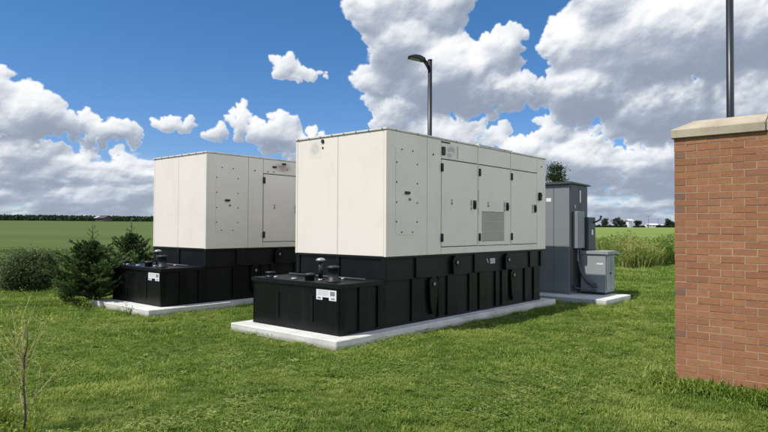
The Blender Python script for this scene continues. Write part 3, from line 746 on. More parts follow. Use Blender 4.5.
# ---------------------------------------------------------------- grass
def tuft_mesh(name, nb, h, spread, wid, m, seed, lean=.5, broad=False):
    r_ = np.random.default_rng(seed); V = []; F = []; T = []
    for i in range(nb):
        a = r_.uniform(0, 6.283); q = spread*math.sqrt(r_.random()); bx, by = q*math.cos(a), q*math.sin(a)
        d = r_.uniform(0, 6.283); hh = h*r_.uniform(.5, 1.15); ln = lean*r_.uniform(.15, 1.2)*hh; w = wid*r_.uniform(.7, 1.3)
        wx, wy = -math.sin(d)*w, math.cos(d)*w; dx, dy = math.cos(d), math.sin(d)
        p0 = (bx, by, -.01); p1 = (bx+dx*ln*.35, by+dy*ln*.35, hh*.6); p2 = (bx+dx*ln, by+dy*ln, hh*r_.uniform(.8, 1.0))
        k = len(V)
        ww = .85 if not broad else 1.6
        V += [(p0[0]-wx*.8, p0[1]-wy*.8, p0[2]), (p0[0]+wx*.8, p0[1]+wy*.8, p0[2]), (p1[0]+wx*ww, p1[1]+wy*ww, p1[2]), (p1[0]-wx*ww, p1[1]-wy*ww, p1[2]), (p2[0]+wx*.12, p2[1]+wy*.12, p2[2]), (p2[0]-wx*.12, p2[1]-wy*.12, p2[2])]
        F += [(k, k+1, k+2, k+3), (k+3, k+2, k+4, k+5)]; tn = r_.uniform(0, 1); T += [tn*.75, min(1, tn*.75+.2)]
    o = mesh_np(name, V, F, m, T)
    COL.objects.unlink(o)
    return o
def scatter(name, pts, scl, rotz, protos, label, tilt=.12):
    """One 'stuff' object: instances of a few tufts on the given points (geometry nodes)."""
    pcoll = bpy.data.collections.new(name+'_tufts')
    for o in protos: pcoll.objects.link(o)
    n = len(pts); me = bpy.data.meshes.new(name); me.vertices.add(n); me.vertices.foreach_set('co', np.asarray(pts, np.float32).ravel())
    a = me.attributes.new('scl', 'FLOAT', 'POINT'); a.data.foreach_set('value', np.asarray(scl, np.float32))
    rt_ = np.zeros((n, 3), np.float32); rt_[:, 2] = rotz; rt_[:, 0] = rng.normal(0, tilt, n); rt_[:, 1] = rng.normal(0, tilt, n)
    a = me.attributes.new('rotv', 'FLOAT_VECTOR', 'POINT'); a.data.foreach_set('vector', rt_.ravel())
    a = me.attributes.new('pick', 'INT', 'POINT'); a.data.foreach_set('value', rng.integers(0, len(protos), n).astype(np.int32))
    ob = bpy.data.objects.new(name, me); COL.objects.link(ob); tag(ob, label, kind='stuff')
    g = bpy.data.node_groups.new(name+'_scatter', 'GeometryNodeTree')
    g.interface.new_socket('Geometry', in_out='INPUT', socket_type='NodeSocketGeometry'); g.interface.new_socket('Geometry', in_out='OUTPUT', socket_type='NodeSocketGeometry')
    t = NT(g); gi = t.node('NodeGroupInput'); go = t.node('NodeGroupOutput')
    ci = t.node('GeometryNodeCollectionInfo'); ci.inputs[0].default_value = pcoll; ci.inputs['Separate Children'].default_value = True; ci.inputs['Reset Children'].default_value = True
    ip = t.node('GeometryNodeInstanceOnPoints'); t.l.new(gi.outputs[0], ip.inputs['Points']); t.l.new(ci.outputs[0], ip.inputs['Instance'])
    ip.inputs['Pick Instance'].default_value = True
    def attr(nm, typ):
        n_ = t.node('GeometryNodeInputNamedAttribute', data_type=typ); n_.inputs[0].default_value = nm; return n_.outputs[0]
    t.l.new(attr('pick', 'INT'), ip.inputs['Instance Index'])
    e2r = t.node('FunctionNodeEulerToRotation'); t.l.new(attr('rotv', 'FLOAT_VECTOR'), e2r.inputs[0]); t.l.new(e2r.outputs[0], ip.inputs['Rotation'])
    t.l.new(attr('scl', 'FLOAT'), ip.inputs['Scale']); t.l.new(ip.outputs[0], go.inputs[0])
    md = ob.modifiers.new('scatter', 'NODES'); md.node_group = g
    return ob
def inpads(x, y, g=0.0):
    bad = np.zeros(len(x), bool)
    for (o, s0, s1, t0, t1) in ((G1, -1.27, 5.75, -.185, 2.35), (G2, -1.37, 5.75, -.21, 2.39), (G1, 6.27, 7.87, -1.13, 1.61), (Vector((3.21, 6.74, 0)), -.0, .33, -6, .005)):
        dx = x-o.x; dy = y-o.y; s = dx*UX.x+dy*UX.y; t_ = dx*VX.x+dy*VX.y
        bad |= (s > s0-g) & (s < s1+g) & (t_ > t0-g) & (t_ < t1+g)
    return bad
def ring_pts(r0, r1, dens, a0=-42, a1=42):
    area = .5*R(a1-a0)*(r1*r1-r0*r0); n = int(area*dens)
    r = np.sqrt(rng.uniform(r0*r0, r1*r1, n)); a = np.radians(rng.uniform(a0, a1, n))
    return r*np.sin(a), r*np.cos(a)
M['blade'] = leafmat('lawn_blade', (.080, .145, .020), (.255, .365, .058), (.42, .45, .12), scale=1.6, instanced=True)
tufts = [tuft_mesh('grass_tuft', 18, h, .060, .0030, M['blade'], 20+i, ln) for i, (h, ln) in enumerate([(.042, .7), (.050, .9), (.036, 1.1), (.062, .8), (.045, 1.0), (.032, 1.3)])]
PX, PY, PS = [], [], []
for (r0, r1, dn, sc_) in ((2.2, 6.5, 620, .85), (6.5, 10, 460, .95), (10, 15, 260, 1.15), (15, 22, 130, 1.6), (22, 34, 60, 2.2)):
    x, y = ring_pts(r0, r1, dn, -46, 46)
    edge = y - np.clip((x+2)/9, 0, 1)*26
    k = (edge < 16.6) & ~inpads(x, y) & ~((fbm(x*.9+31, y*.9, 4, .6, 333) < -.20) & (rng.random(len(x)) < .55))
    x, y = x[k], y[k]
    nn = fbm(x*.55+3, y*.55, 4, .55, 55); n2 = fbm(x*2.6, y*2.6, 3, .5, 66)
    s = sc_*(1.0 + nn*.7 + n2*.6)*rng.uniform(.7, 1.25, len(x))
    s = np.clip(s, .35*sc_, 2.2*sc_)*np.where(inpads(x, y, .22), .45, 1)
    PX.append(x); PY.append(y); PS.append(s)
# longer grass left uncut against the pads and the wall
def fringe(o, s0, s1, t0, t1, dens, sc0, sc1, w=.16):
    L_ = [((s0, t0), (s1, t0)), ((s0, t1), (s1, t1)), ((s0, t0), (s0, t1)), ((s1, t0), (s1, t1))]
    for (a, b_) in L_:
        ln = math.dist(a, b_); n = int(ln*dens); q = rng.random(n)
        s = a[0]+(b_[0]-a[0])*q; t_ = a[1]+(b_[1]-a[1])*q
        off = np.abs(rng.normal(0, w, n))+.02
        if a[0] == b_[0]: s = s + (off if a[0] == s1 else -off)
        else: t_ = t_ + (off if a[1] == t1 else -off)
        x = o.x+s*UX.x+t_*VX.x; y = o.y+s*UX.y+t_*VX.y
        if dens < 100:
            kk = fbm(x*1.3+61, y*1.3, 3, .6, 91) > .0; x, y, off = x[kk], y[kk], off[kk]; n = len(x)
        c = .5+fbm(x*1.5, y*1.5, 3, .6, 88)*1.3
        PX.append(x); PY.append(y); PS.append(np.clip(sc0+(sc1-sc0)*c*np.exp(-off*4)*rng.uniform(.6, 1.1, n), .5, 5))
fringe(G1, -1.27, 5.75, -.185, 2.35, 34, .4, 1.9, .05); fringe(G2, -1.37, 5.75, -.21, 2.39, 34, .5, 2.3, .06); fringe(G1, 6.27, 7.87, -1.13, 1.61, 20, .5, 1.3, .05)
fringe(Vector((3.21, 6.74, 0)), 0, .33, -6, .0, 260, 2.2, 4.6, .11)
x = np.concatenate(PX); y = np.concatenate(PY); s = np.concatenate(PS)
k = ~inpads(x, y); x, y, s = x[k], y[k], s[k]
scatter('lawn_grass', np.stack([x, y, terrain(x, y)], 1), s, rng.uniform(0, 6.283, len(x)), tufts, 'mown green lawn grass around the concrete pads, longer at the edges')

# flat broad-leaved rosettes here and there
M['plantain'] = leafmat('lawn_weed_leaf', (.085, .155, .024), (.25, .36, .065), (.34, .42, .10), scale=2.0, instanced=True)
def rosette(seed):
    r_ = np.random.default_rng(seed); V = []; F = []; T = []
    for i in range(11):
        a = i*.571*4+r_.uniform(-.3, .3); l = r_.uniform(.045, .085); w = l*r_.uniform(.20, .30); ux, uy = math.cos(a), math.sin(a); tn = r_.random(); k = len(V); h = r_.uniform(.02, .055)
        for (q, ww, z) in ((0, .15, .0), (.35, .8, h*.8), (.7, 1.0, h), (1.0, .12, h*.75)):
            V += [(ux*l*q-uy*w*ww, uy*l*q+ux*w*ww, z), (ux*l*q+uy*w*ww, uy*l*q-ux*w*ww, z)]
        for j in range(3): F.append((k+2*j, k+2*j+1, k+2*j+3, k+2*j+2)); T.append(tn)
    o = mesh_np('weed_rosette', V, F, M['plantain'], T); COL.objects.unlink(o); return o
wx_, wy_ = ring_pts(2.5, 14, 9, -46, 46)
k = (fbm(wx_*.8+17, wy_*.8, 3, .55, 171) > -.10) & ~inpads(wx_, wy_, .05); wx_, wy_ = wx_[k], wy_[k]
scatter('lawn_weeds', np.stack([wx_, wy_, terrain(wx_, wy_)+.006], 1), rng.uniform(.35, .85, len(wx_)), rng.uniform(0, 6.283, len(wx_)), [rosette(i) for i in range(5)], 'scattered flat broad leaved weeds in the lawn', .12)

# clover and small broad leaves between the grass
M['clover'] = leafmat('clover_leaf', (.14, .21, .035), (.30, .38, .08), (.42, .44, .16), scale=2.0, instanced=True)
def clover_mesh(seed):
    r_ = np.random.default_rng(seed); V = []; F = []; T = []
    for i in range(16):
        a = r_.uniform(0, 6.283); q = .10*math.sqrt(r_.random()); cx, cy = q*math.cos(a), q*math.sin(a); z = r_.uniform(.02, .045); tn = r_.uniform(0, 1)
        for j in range(3):
            b_ = a + j*2.094; l = r_.uniform(.006, .010); ux, uy = math.cos(b_), math.sin(b_); k = len(V)
            V += [(cx, cy, z), (cx+ux*l-uy*l*.55, cy+uy*l+ux*l*.55, z+.004), (cx+ux*l*1.5, cy+uy*l*1.5, z), (cx+ux*l+uy*l*.55, cy+uy*l-ux*l*.55, z+.004)]
            F.append((k, k+1, k+2, k+3)); T.append(tn)
    o = mesh_np('clover_sprig', V, F, M['clover'], T); COL.objects.unlink(o); return o
cx_, cy_ = ring_pts(2.5, 12, 60, -46, 46)
k = (fbm(cx_*.5+7, cy_*.5, 3, .55, 71) > .02) & ~inpads(cx_, cy_); cx_, cy_ = cx_[k], cy_[k]
scatter('clover_patch', np.stack([cx_, cy_, terrain(cx_, cy_)], 1), rng.uniform(.8, 1.6, len(cx_)), rng.uniform(0, 6.283, len(cx_)), [clover_mesh(1), clover_mesh(2), clover_mesh(3)], 'patches of small clover leaves growing through the lawn', .1)

# ---------------------------------------------------------------- left field crop, near strip
M['crop'] = leafmat('field_crop_leaf', (.070, .100, .026), (.160, .205, .052), (.17, .20, .062), scale=.5, instanced=True)
crop = [tuft_mesh('crop_tuft', 20, .30, .20, .012, M['crop'], 60+i, .9, True) for i in range(4)]
PX, PY, PS = [], [], []
for (r0, r1, dn, sc_) in ((15, 22, 30, .40), (22, 32, 16, .42), (32, 48, 5, .45)):
    x, y = ring_pts(r0, r1, dn, -48, -2); k = (y - np.clip((x+2)/9, 0, 1)*26 > 16.8) & ~inpads(x, y); x, y = x[k], y[k]
    PX.append(x); PY.append(y); PS.append(sc_*rng.uniform(.6, 1.2, len(x))*(1+fbm(x*.2, y*.5, 3, .5, 12)*.8))
x = np.concatenate(PX); y = np.concatenate(PY); s = np.concatenate(PS)
scatter('field_crop', np.stack([x, y, terrain(x, y)], 1), s, rng.uniform(0, 6.283, len(x)), crop, 'dark green low crop covering the field left of the generators')

# ---------------------------------------------------------------- tall grass strip on the right
M['reed'] = leafmat('tall_grass_blade', (.10, .16, .032), (.32, .40, .09), (.46, .43, .17), scale=.8, instanced=True)
reeds = [tuft_mesh('tall_tuft', 30, .92, .32, .014, M['reed'], 80+i, .55, True) for i in range(5)]
def leafy_mesh(seed):
    r_ = np.random.default_rng(seed); n = 70; P = np.stack([r_.normal(0, .13, n), r_.normal(0, .13, n), r_.random(n)**.8*.95], 1)
    d = r_.normal(size=(n, 3)); d[:, 2] = np.abs(d[:, 2])*1.2; d /= np.linalg.norm(d, axis=1)[:, None]; s_ = r_.uniform(.06, .16, n)[:, None]
    w = np.cross(d, r_.normal(size=(n, 3))); w /= np.linalg.norm(w, axis=1)[:, None]
    V = np.stack([P-d*s_*.5, P-w*s_*.14, P+d*s_*.5, P+w*s_*.14], 1).reshape(-1, 3)
    o = mesh_np('leafy_stalk', V, np.arange(4*n).reshape(n, 4), M['reed'], r_.random(n)); COL.objects.unlink(o); return o
reeds += [leafy_mesh(90+i) for i in range(6)]
n = 8500; az_ = rng.uniform(17.5, 38, n); dep = rng.random(n)**1.3
r0 = np.interp(az_, [17.5, 19.2, 20.2, 21.5, 23, 25.5, 30, 38], [60, 44, 36, 28.6, 29.0, 34, 40, 52]); rr = r0 + dep*16
x = rr*np.sin(np.radians(az_)); y = rr*np.cos(np.radians(az_))
hs_ = np.interp(az_, [17.5, 19.2, 21, 23, 26, 38], [.5, .8, 1.0, 1.02, 1.10, 1.2])*(1+fbm(x*.5, y*.5, 3, .6, 14)*.8)*rng.uniform(.75, 1.15, n)
scatter('tall_grass', np.stack([x, y, terrain(x, y)], 1), hs_, rng.uniform(0, 6.283, n), reeds, 'tall yellow green grass strip between the lawn and the far field on the right', .08)

# ---------------------------------------------------------------- corn belt and far woods on the left
def leaf_quads(P, size, rg, flat=0.0, aspect=.55):
    n = len(P); d = rg.normal(size=(n, 3)); d[:, 2] *= (1-flat); d /= np.linalg.norm(d, axis=1)[:, None]
    u_ = np.cross(d, rg.normal(size=(n, 3))); u_ /= np.linalg.norm(u_, axis=1)[:, None]; v_ = np.cross(d, u_)
    s_ = np.asarray(size)[:, None] if np.ndim(size) else size
    u_ = u_*s_*.5; v_ = v_*s_*.5*aspect
    V = np.stack([P-u_, P-v_*1.0, P+u_, P+v_*1.0], 1).reshape(-1, 3)
    return V, np.arange(4*n).reshape(n, 4)
M['corn'] = leafmat('corn_leaf', (.018, .034, .016), (.040, .064, .028), None, scale=.05, trans=.15)
rg = np.random.default_rng(3); n = 26000; az_ = rg.uniform(-62, 4, n); r = rg.uniform(292, 335, n)**1.0
x = r*np.sin(np.radians(az_)); y = r*np.cos(np.radians(az_)); h = rg.random(n)**.6*2.0
V_, F_ = leaf_quads(np.stack([x, y, terrain(x, y)+h], 1), rg.uniform(1.0, 2.2, n), rg, .6, .5)
co = mesh_np('corn_field', V_, F_, M['corn'], rg.random(n)*.8); tag(co, 'dark green band of tall corn along the far edge of the left field', kind='stuff')
M['wood'] = leafmat('far_wood_leaf', (.035, .050, .038), (.065, .085, .065), None, scale=.02, trans=.1)
P = []
for i in range(120):
    a = rg.uniform(-60, -3); r = rg.uniform(430, 520); hgt_ = rg.uniform(1.8, 3.6) + (2.6 if rg.random() < .15 else 0) - (1.2 if a > -20 else 0); w = rg.uniform(5, 12)
    c = np.array([r*math.sin(R(a)), r*math.cos(R(a)), 0]); c[2] = gz(c[0], c[1])-1.5
    q = rg.normal(size=(170, 3)); q /= np.linalg.norm(q, axis=1)[:, None]; q *= rg.random((170, 1))**.35
    P.append(c + q*np.array([w, w, hgt_*.5]) + np.array([0, 0, hgt_*.5]))
P = np.concatenate(P); V_, F_ = leaf_quads(P, rg.uniform(1.5, 3.2, len(P)), rg, .3, .7)
wo = mesh_np('distant_woods', V_, F_, M['wood'], rg.random(len(P))); tag(wo, 'low dark tree line on the horizon beyond the corn', kind='stuff')
# ---------------------------------------------------------------- shrubs and trees
def clump_cloud(center, rad, n, nclump, rg, shell=.5, zmin=None):
    """leaf positions gathered in clumps; returns points and tones (outer, upper clumps lighter)."""
    q = rg.normal(size=(nclump, 3)); q /= np.linalg.norm(q, axis=1)[:, None]
    q *= (rg.random((nclump, 1))**shell)
    cc = q*np.array(rad)*.86; ct = rg.random(nclump)
    k = rg.integers(0, nclump, n); cr = np.mean(rad)*rg.uniform(.16, .34, nclump)
    off = rg.normal(size=(n, 3))*cr[k][:, None]*.55
    P = cc[k]+off
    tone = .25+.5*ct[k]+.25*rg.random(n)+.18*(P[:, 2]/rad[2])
    P = P+np.array(center)
    if zmin is not None:
        m_ = P[:, 2] > zmin; P, tone = P[m_], tone[m_]
    return P, np.clip(tone, 0, 1)
def branches(mb, base, top_z, rad, n, rg, r0=.03, z0=.1):
    for i in range(n):
        a = rg.uniform(0, 6.283); z = rg.uniform(z0, top_z*.8); l = rad*rg.uniform(.5, .95); rise = rg.uniform(.3, .9)*l
        mb.tube([(base[0], base[1], z), (base[0]+math.cos(a)*l*.5, base[1]+math.sin(a)*l*.5, z+rise*.5), (base[0]+math.cos(a)*l, base[1]+math.sin(a)*l, z+rise)], [r0, r0*.6, r0*.2], 5)
M['bush'] = leafmat('bush_leaf', (.035, .062, .024), (.15, .195, .085), (.10, .14, .05), scale=2.2)
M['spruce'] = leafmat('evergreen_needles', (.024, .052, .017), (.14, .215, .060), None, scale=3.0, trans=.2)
M['weed'] = leafmat('weed_leaf', (.13, .18, .025), (.42, .46, .08), None, scale=3.0)
M['oak'] = leafmat('tree_leaf', (.018, .036, .012), (.065, .100, .030), None, scale=.5)
M['fartree'] = leafmat('far_tree_leaf', (.012, .024, .010), (.040, .060, .024), None, scale=.1, trans=.15)

# round bush at the edge of the lawn
rg = np.random.default_rng(11)
bs = thing('round_bush', (-9.35, 16.1, 0), 0, 'rounded grey green leafy bush at the lawn edge, at the far left', 'bush')
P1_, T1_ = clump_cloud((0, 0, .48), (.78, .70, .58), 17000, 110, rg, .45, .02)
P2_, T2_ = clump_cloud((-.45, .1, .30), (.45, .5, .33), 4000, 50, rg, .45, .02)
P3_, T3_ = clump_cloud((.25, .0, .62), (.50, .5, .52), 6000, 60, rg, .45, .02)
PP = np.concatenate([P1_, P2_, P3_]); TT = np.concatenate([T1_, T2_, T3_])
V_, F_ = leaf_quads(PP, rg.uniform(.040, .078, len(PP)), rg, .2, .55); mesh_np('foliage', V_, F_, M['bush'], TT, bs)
mb = MB(); branches(mb, (0, 0), .8, .7, 26, rg, .014, .02); mb.build('branches', M['bark'], bs)

def evergreen(name, loc, H, W, leader, seed, label, n_tiers=17, lop=0.0):
    rg = np.random.default_rng(seed); root = thing(name, loc, rg.uniform(0, 6), label, 'evergreen')
    mb = MB(); mb.tube([(0, 0, -.05), (.01, 0, H*.5), (0, .01, H), (.015, 0, H+leader)], [.035, .022, .010, .004], 7); mb.build('trunk', M['bark'], root)
    bm_ = MB(); P = []; D = []; S = []
    def shoot(p0, p1, dens, sz):
        n = max(4, int((p1-p0).length*dens))
        for i in range(n):
            q = (i+rg.random())/n; P.append(p0.lerp(p1, q)); d = (p1-p0).normalized()+Vector(rg.normal(0, .45, 3)); D.append(d.normalized()); S.append(sz*rg.uniform(.7, 1.2))
    for k in range(n_tiers):
        z = .10+(H-.12)*(k/(n_tiers-1))**.92; rr = W*.5*(1-(z/H)**2.1)**.95*rg.uniform(.75, 1.15)+.05
        nb = int(13-6*z/H)
        for j in range(nb):
            a = 6.283*j/nb+rg.uniform(-.4, .4); l = rr*rg.uniform(.45, 1.3)*(1+lop*math.cos(a))
            rise = l*rg.uniform(.15, .75)+(.12*rg.random() if z > H*.6 else 0); p0 = Vector((0, 0, z)); p1 = Vector((math.cos(a)*l, math.sin(a)*l, z+rise))
            bm_.tube([p0, p0.lerp(p1, .6)+Vector((0, 0, -.02)), p1], [.010, .006, .003], 4)
            shoot(p0.lerp(p1, .1), p1, 230, .058)
            for m_ in range(int(3+l*9)):
                q = rg.uniform(.25, .95); b0 = p0.lerp(p1, q); aa = a+rg.choice([-1, 1])*rg.uniform(.5, 1.1); ll = l*rg.uniform(.18, .42)*(1.2-q)+.03
                b1 = b0+Vector((math.cos(aa)*ll, math.sin(aa)*ll, rg.uniform(-.02, .08))); shoot(b0, b1, 230, .052)
    # sparse shoots on the leader
    for i in range(9):
        z = H+leader*(i/9)*.9-.05; a = rg.uniform(0, 6.283); l = .16*(1-i/9)+.03; p0 = Vector((0, 0, z)); p1 = p0+Vector((math.cos(a)*l, math.sin(a)*l, l*.9))
        shoot(p0, p1, 120, .04)
    for i in range(50):
        z = H-.15+leader*rg.random(); P.append(Vector((.008, 0, z))); D.append(Vector(rg.normal(0, 1, 3)).normalized()); S.append(.035)
    P = np.array([tuple(p) for p in P]); D = np.array([tuple(d) for d in D]); S = np.array(S)[:, None]
    side = np.cross(D, rg.normal(size=D.shape)); side /= np.linalg.norm(side, axis=1)[:, None]
    V = np.stack([P-side*S*.10, P+D*S*.5-side*S*.16, P+D*S, P+D*S*.5+side*S*.16], 1).reshape(-1, 3)
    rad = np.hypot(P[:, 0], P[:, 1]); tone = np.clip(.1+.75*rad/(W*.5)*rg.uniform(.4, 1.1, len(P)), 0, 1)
    mesh_np('needles', V, np.arange(len(V)).reshape(-1, 4), M['spruce'], tone, root)
    bm_.build('branches', M['bark'], root)
    return root
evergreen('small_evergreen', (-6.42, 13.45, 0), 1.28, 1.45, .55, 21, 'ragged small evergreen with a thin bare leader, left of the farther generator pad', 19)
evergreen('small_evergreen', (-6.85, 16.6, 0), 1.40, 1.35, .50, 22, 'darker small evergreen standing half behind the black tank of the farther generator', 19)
rg = np.random.default_rng(31)
lb = thing('leafy_shrub', (-7.12, 13.85, 0), 0, 'low yellow green shrub between the round bush and the small evergreen', 'shrub')
PP, TT = clump_cloud((0, 0, .38), (.30, .36, .40), 4200, 46, rg, .5, .02)
V_, F_ = leaf_quads(PP, rg.uniform(.035, .065, len(PP)), rg, .2, .5); mesh_np('foliage', V_, F_, leafmat('shrub_leaf', (.07, .12, .025), (.22, .30, .07), None, scale=3.0), TT, lb)
mb = MB(); branches(mb, (0, 0), .6, .4, 12, rg, .010, .02); mb.build('branches', M['bark'], lb)

# thin half-dead sapling in the foreground
def sapling(loc, H, seed, label, ntw=9, main=.011):
    rg = np.random.default_rng(seed); root = thing('sapling', loc, 0, label, 'sapling', None)
    pts = [Vector((0, 0, -.03))]; 
    for i in range(1, 8): pts.append(Vector((.018*math.sin(i*1.3)+rg.normal(0, .004), .012*math.cos(i*1.7), H*.80*i/7)))
    MB().tube(pts, [main*(1-.075*i) for i in range(8)], 7).build('trunk', M['bark'], root)
    LP, LT = [], []
    tw = MB()
    for i in range(ntw):
        z0 = H*rg.uniform(.05, .62); k = min(6, int(z0/(H*.8)*7)); p0 = pts[k].lerp(pts[k+1], rg.random()); a = rg.choice([0.1, 2.9])+rg.normal(0, .55); l = rg.uniform(.22, .60); 
        ps = [p0]; d = Vector((math.cos(a)*.42, math.sin(a)*.42, .95)).normalized()
        for s_ in range(6):
            d = (d+Vector(rg.normal(0, .12, 3))).normalized(); ps.append(ps[-1]+d*l/6)
            if rg.random() < .8:
                q = ps[-1]; e = q+Vector(rg.normal(0, .03, 3))+Vector((0, 0, .03)); tw.tube([q, e], [.0015, .0007], 3); LP.append(e)
        tw.tube(ps, [.0038, .0034, .003, .0026, .0022, .0017, .0010], 5)
    ps = [pts[-1]]; d = Vector((.25, 0, 1)).normalized()
    for s_ in range(5): d = (d+Vector((rg.normal(.05, .1), rg.normal(0, .1), 0))).normalized(); ps.append(ps[-1]+d*H*.045)
    tw.tube(ps, [.004, .0034, .0028, .0022, .0015, .0008], 5)
    tw.build('twigs', M['twig'], root)
    LP = np.array([tuple(p) for p in LP]); LP = np.repeat(LP, 8, 0)+rg.normal(0, .020, (len(LP)*8, 3))
    V_, F_ = leaf_quads(LP, rg.uniform(.016, .034, len(LP)), rg, 0, .45); mesh_np('leaves', V_, F_, M['weed'], rg.random(len(LP)), root)
    return root
sapling((-2.98, 5.10, 0), 1.06, 41, 'thin half bare sapling with pale dry twigs on the lawn at the lower left', 26, .010)
def weed(loc, H, seed, label, n=26, leaf=(.02, .045)):
    rg = np.random.default_rng(seed); root = thing('weed', loc, 0, label, 'weed', None)
    st = MB(); LP = []
    for i in range(n):
        a = rg.uniform(0, 6.283); q = rg.uniform(0, .16); b0 = Vector((q*math.cos(a), q*math.sin(a), 0)); l = H*rg.uniform(.5, 1.1); e = b0+Vector((math.cos(a)*l*.35, math.sin(a)*l*.35, l))
        mid = b0.lerp(e, .5)+Vector((0, 0, l*.06)); st.tube([b0, mid, e], [.003, .0022, .001], 4)
        for j in range(9):
            p_ = (b0.lerp(mid, j/4.5) if j < 5 else mid.lerp(e, (j-4.5)/4.5)); LP.append(tuple(p_+Vector(rg.normal(0, .018, 3))))
    st.build('stems', M['weed'], root)
    LP = np.array(LP); V_, F_ = leaf_quads(LP, rg.uniform(leaf[0], leaf[1], len(LP)), rg, .5, .45); mesh_np('leaves', V_, F_, M['weed'], rg.random(len(LP)), root)
    return root
weed((-3.30, 5.22, 0), .24, 51, 'bushy yellow green weed in the lower left corner beside the sapling', 34)
weed((-2.93, 4.98, 0), .15, 52, 'low leafy weed around the foot of the sapling', 22)
sp2 = None
weed((-4.05, 6.6, 0), .42, 53, 'sparse pale stalky weed at the left edge of the lawn', 9, (.012, .03))
weed((-5.15, 8.4, 0), .36, 54, 'sparse stalky weed on the lawn behind the sapling', 7, (.012, .03))
# dry tufts and weeds against the far pad
weed((-6.02, 12.52, 0), .30, 55, 'leafy weed growing against the left end of the farther pad', 18, (.02, .05))
weed((-4.9, 11.72, 0), .22, 56, 'green weed growing against the front of the farther pad', 16, (.02, .05))

def tree(name, loc, H, W, seed, label, trunk_h, m, n=2600, leaf=.5, group=None, conic=False, cat='tree', ncl=60):
    rg = np.random.default_rng(seed); root = thing(name, loc, 0, label, cat, group)
    mb = MB(); mb.tube([(0, 0, -.3), (.02*H*.1, 0, trunk_h), (0, 0, H*.7)], [H*.028, H*.02, H*.006], 7)
    for i in range(9):
        a = rg.uniform(0, 6.283); z = trunk_h+(H*.5)*rg.random(); l = W*.38*rg.uniform(.6, 1)
        mb.tube([(0, 0, z), (math.cos(a)*l*.5, math.sin(a)*l*.5, z+l*.4), (math.cos(a)*l, math.sin(a)*l, z+l*.7)], [H*.010, H*.007, H*.002], 5)
    mb.build('trunk', M['bark'], root)
    if conic:
        P = []; T = []
        for i in range(ncl):
            q = rg.random()**.8; z = trunk_h+(H-trunk_h)*q; rr = W*.5*(1-q)**.75+.10*W*rg.random(); a = rg.uniform(0, 6.283); c = np.array([math.cos(a)*rr*rg.random()**.4, math.sin(a)*rr*rg.random()**.4, z])
            k = n//ncl; P.append(c+rg.normal(size=(k, 3))*np.array([.11, .11, .055])*W*rg.uniform(.6, 1.1)); T.append(np.full(k, rg.random()*.7)+rg.random(k)*.3)
        P = np.concatenate(P); T = np.concatenate(T)
    else:
        hz = (H-trunk_h)*.5
        P, T = clump_cloud((0, 0, trunk_h+hz), (W*.5, W*.5, hz), n, ncl, rg, .5)
    V_, F_ = leaf_quads(P, rg.uniform(.6, 1.3, len(P))*leaf, rg, .2, .6); mesh_np('crown', V_, F_, m, T, root)
    return root
tree('tall_tree', (16.9, 60, gz(16.9, 60)), 7.85, 3.6, 61, 'green tree whose pointed top shows between the generator and the grey cabinet', 1.2, M['oak'], 9000, .16, None, True, ncl=150)

# ---------------------------------------------------------------- far farms on the right horizon
def far(px, d):                       # a bearing (tangent) and a distance give a point on the ground
    x = px*d; return (x, d, gz(x, d))
for (b_, d, H, W, sd, nm, lab) in (
    (.3415, 560, 4.5, 5.0, 71, 'small_conifer', 'small dark conifer, leftmost of the trees on the right horizon'),
    (.3625, 560, 8.8, 8.6, 72, 'far_tree', 'round crowned dark tree on the right horizon left of the larger spreading tree'),
    (.3820, 560, 9.2, 11.5, 73, 'far_tree', 'large spreading tree on the horizon just left of the white farm building'),
    (.3905, 585, 6.5, 8.0, 77, 'far_tree', 'low tree touching the left side of the white farm building'),
    (.4165, 560, 6.8, 7.0, 74, 'far_tree', 'bushy dark tree just right of the white farm building'),
    (.4650, 560, 8.8, 7.0, 75, 'far_tree', 'dark round tree near the brick wall on the horizon'),
    (.4725, 575, 6.0, 7.0, 76, 'far_tree', 'lower dark tree beside the brick wall on the horizon')):
    tree(nm, far(b_, d), H, W, sd, lab, 1.0, M['fartree'], 1500, .9, None, nm == 'small_conifer', ncl=34)
def hedge(b0, b1, d, H, seed, label):
    rg = np.random.default_rng(seed); n = 1500; b_ = rg.uniform(b0, b1, n); y = d+rg.uniform(-3, 3, n); x = b_*y
    P = np.stack([x, y, terrain(x, y)+rg.random(n)*H*(.75+.5*np.sin(b_*700)*.4)], 1); V_, F_ = leaf_quads(P, rg.uniform(.9, 1.8, n), rg, .3, .6)
    o = mesh_np('hedge', V_, F_, M['fartree'], rg.random(n)*.6); tag(o, label, 'hedge')
hedge(.345, .398, 556, 2.4, 81, 'low dark hedge under the trees left of the white farm building')
hedge(.4085, .428, 553, 1.5, 82, 'low dark hedge right of the white farm building')
hedge(.446, .485, 553, 2.4, 83, 'dark hedge line near the brick wall on the horizon')
M['farmwhite'] = painted('white_siding', (.78, .78, .77), .6, .1); M['roofgrey'] = painted('grey_metal_roof', (.42, .45, .49), .5, .2)
M['barn'] = painted('dark_barn', (.075, .055, .05), .7, .3); M['pane'] = painted('dark_window', (.03, .035, .04), .2, .05)
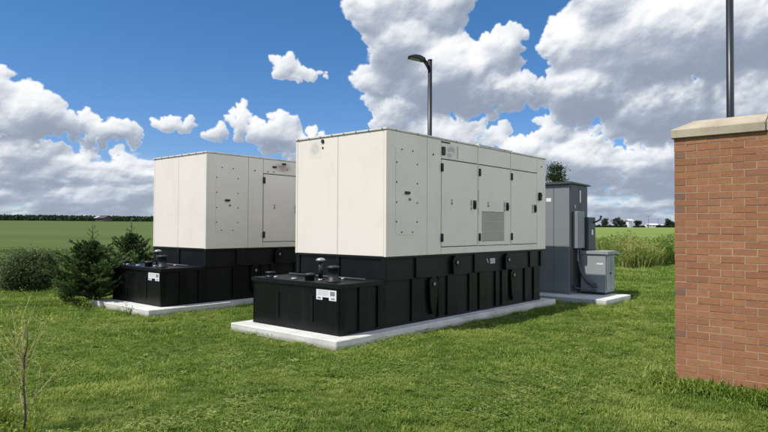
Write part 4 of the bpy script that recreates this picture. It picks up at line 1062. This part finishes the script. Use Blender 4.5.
def house(name, b_, d, w, dp, h, rh, wall, roof, label, over=.4, nwin=2, cat='farm building', rz=.3):
    root = thing(name, far(b_, d), rz, label, cat)
    MB().box(-w/2, w/2, -dp/2, dp/2, -.6, h).prism([(-dp/2, h+.01), (dp/2, h+.01), (0, h+rh)], 'x', -w/2, w/2).build('wall', wall, root)
    MB().prism([(-dp/2-over, h-.05), (0, h+rh+.05), (dp/2+over, h-.05), (dp/2+over, h+.16), (0, h+rh+.28), (-dp/2-over, h+.16)], 'x', -w/2-over, w/2+over).build('roof', roof, root)
    for i in range(nwin):
        x = -w/2+w*(i+.5)/nwin; MB().box(x-.45, x+.45, -dp/2-.05, -dp/2+.02, h*.40, h*.78).build('window', M['pane'], root)
    return root
house('farm_tower', .4015, 556, 3.6, 3.6, 6.0, 1.1, M['farmwhite'], M['farmwhite'], 'tall white farm building with wide pale roof between two trees on the horizon', 1.2, 0)
house('farm_shed', .4300, 560, 2.4, 3, 2.6, .8, M['farmwhite'], M['roofgrey'], 'small white shed on the horizon right of the bushy tree', .3, 1)
house('farm_shed', .4395, 562, 9, 5, 2.4, 1.0, M['farmwhite'], M['farmwhite'], 'long low white shed beside the utility pole on the horizon', .3, 3, rz=.1)
house('farm_shed', .4510, 570, 9, 6, 1.9, 1.1, M['farmwhite'], M['roofgrey'], 'long grey roofed shed on the horizon left of the hedge', .4, 2, rz=.2)
up_ = thing('utility_pole', far(.4335, 540), 0, 'thin utility pole with crossarm among the far white sheds', 'utility pole')
MB().tube([(0, 0, -.5), (0, 0, 10.5)], [.17, .12], 8).build('pole', M['bark'], up_); MB().box(-1.1, 1.1, -.08, .08, 9.7, 9.9).build('crossarm', M['bark'], up_)
up2 = copy_tree(up_); up2.location = far(.4490, 620); up2['label'] = 'second utility pole on the horizon above the grey roofed shed'; up2.location.z -= 1
bn = house('farm_house', -.459, 256, 5.6, 4.0, 1.3, .95, M['barn'], M['barn'], 'dark farm house with a pale roof end at the corn edge, far left', .4, 2, 'farm house', rz=-.5)
MB().prism([(-2.45, 1.42), (-.6, 2.25), (-.6, 2.33), (-2.45, 1.50)], 'x', -3.2, -1.4).build('roof_patch', M['roofgrey'], bn)
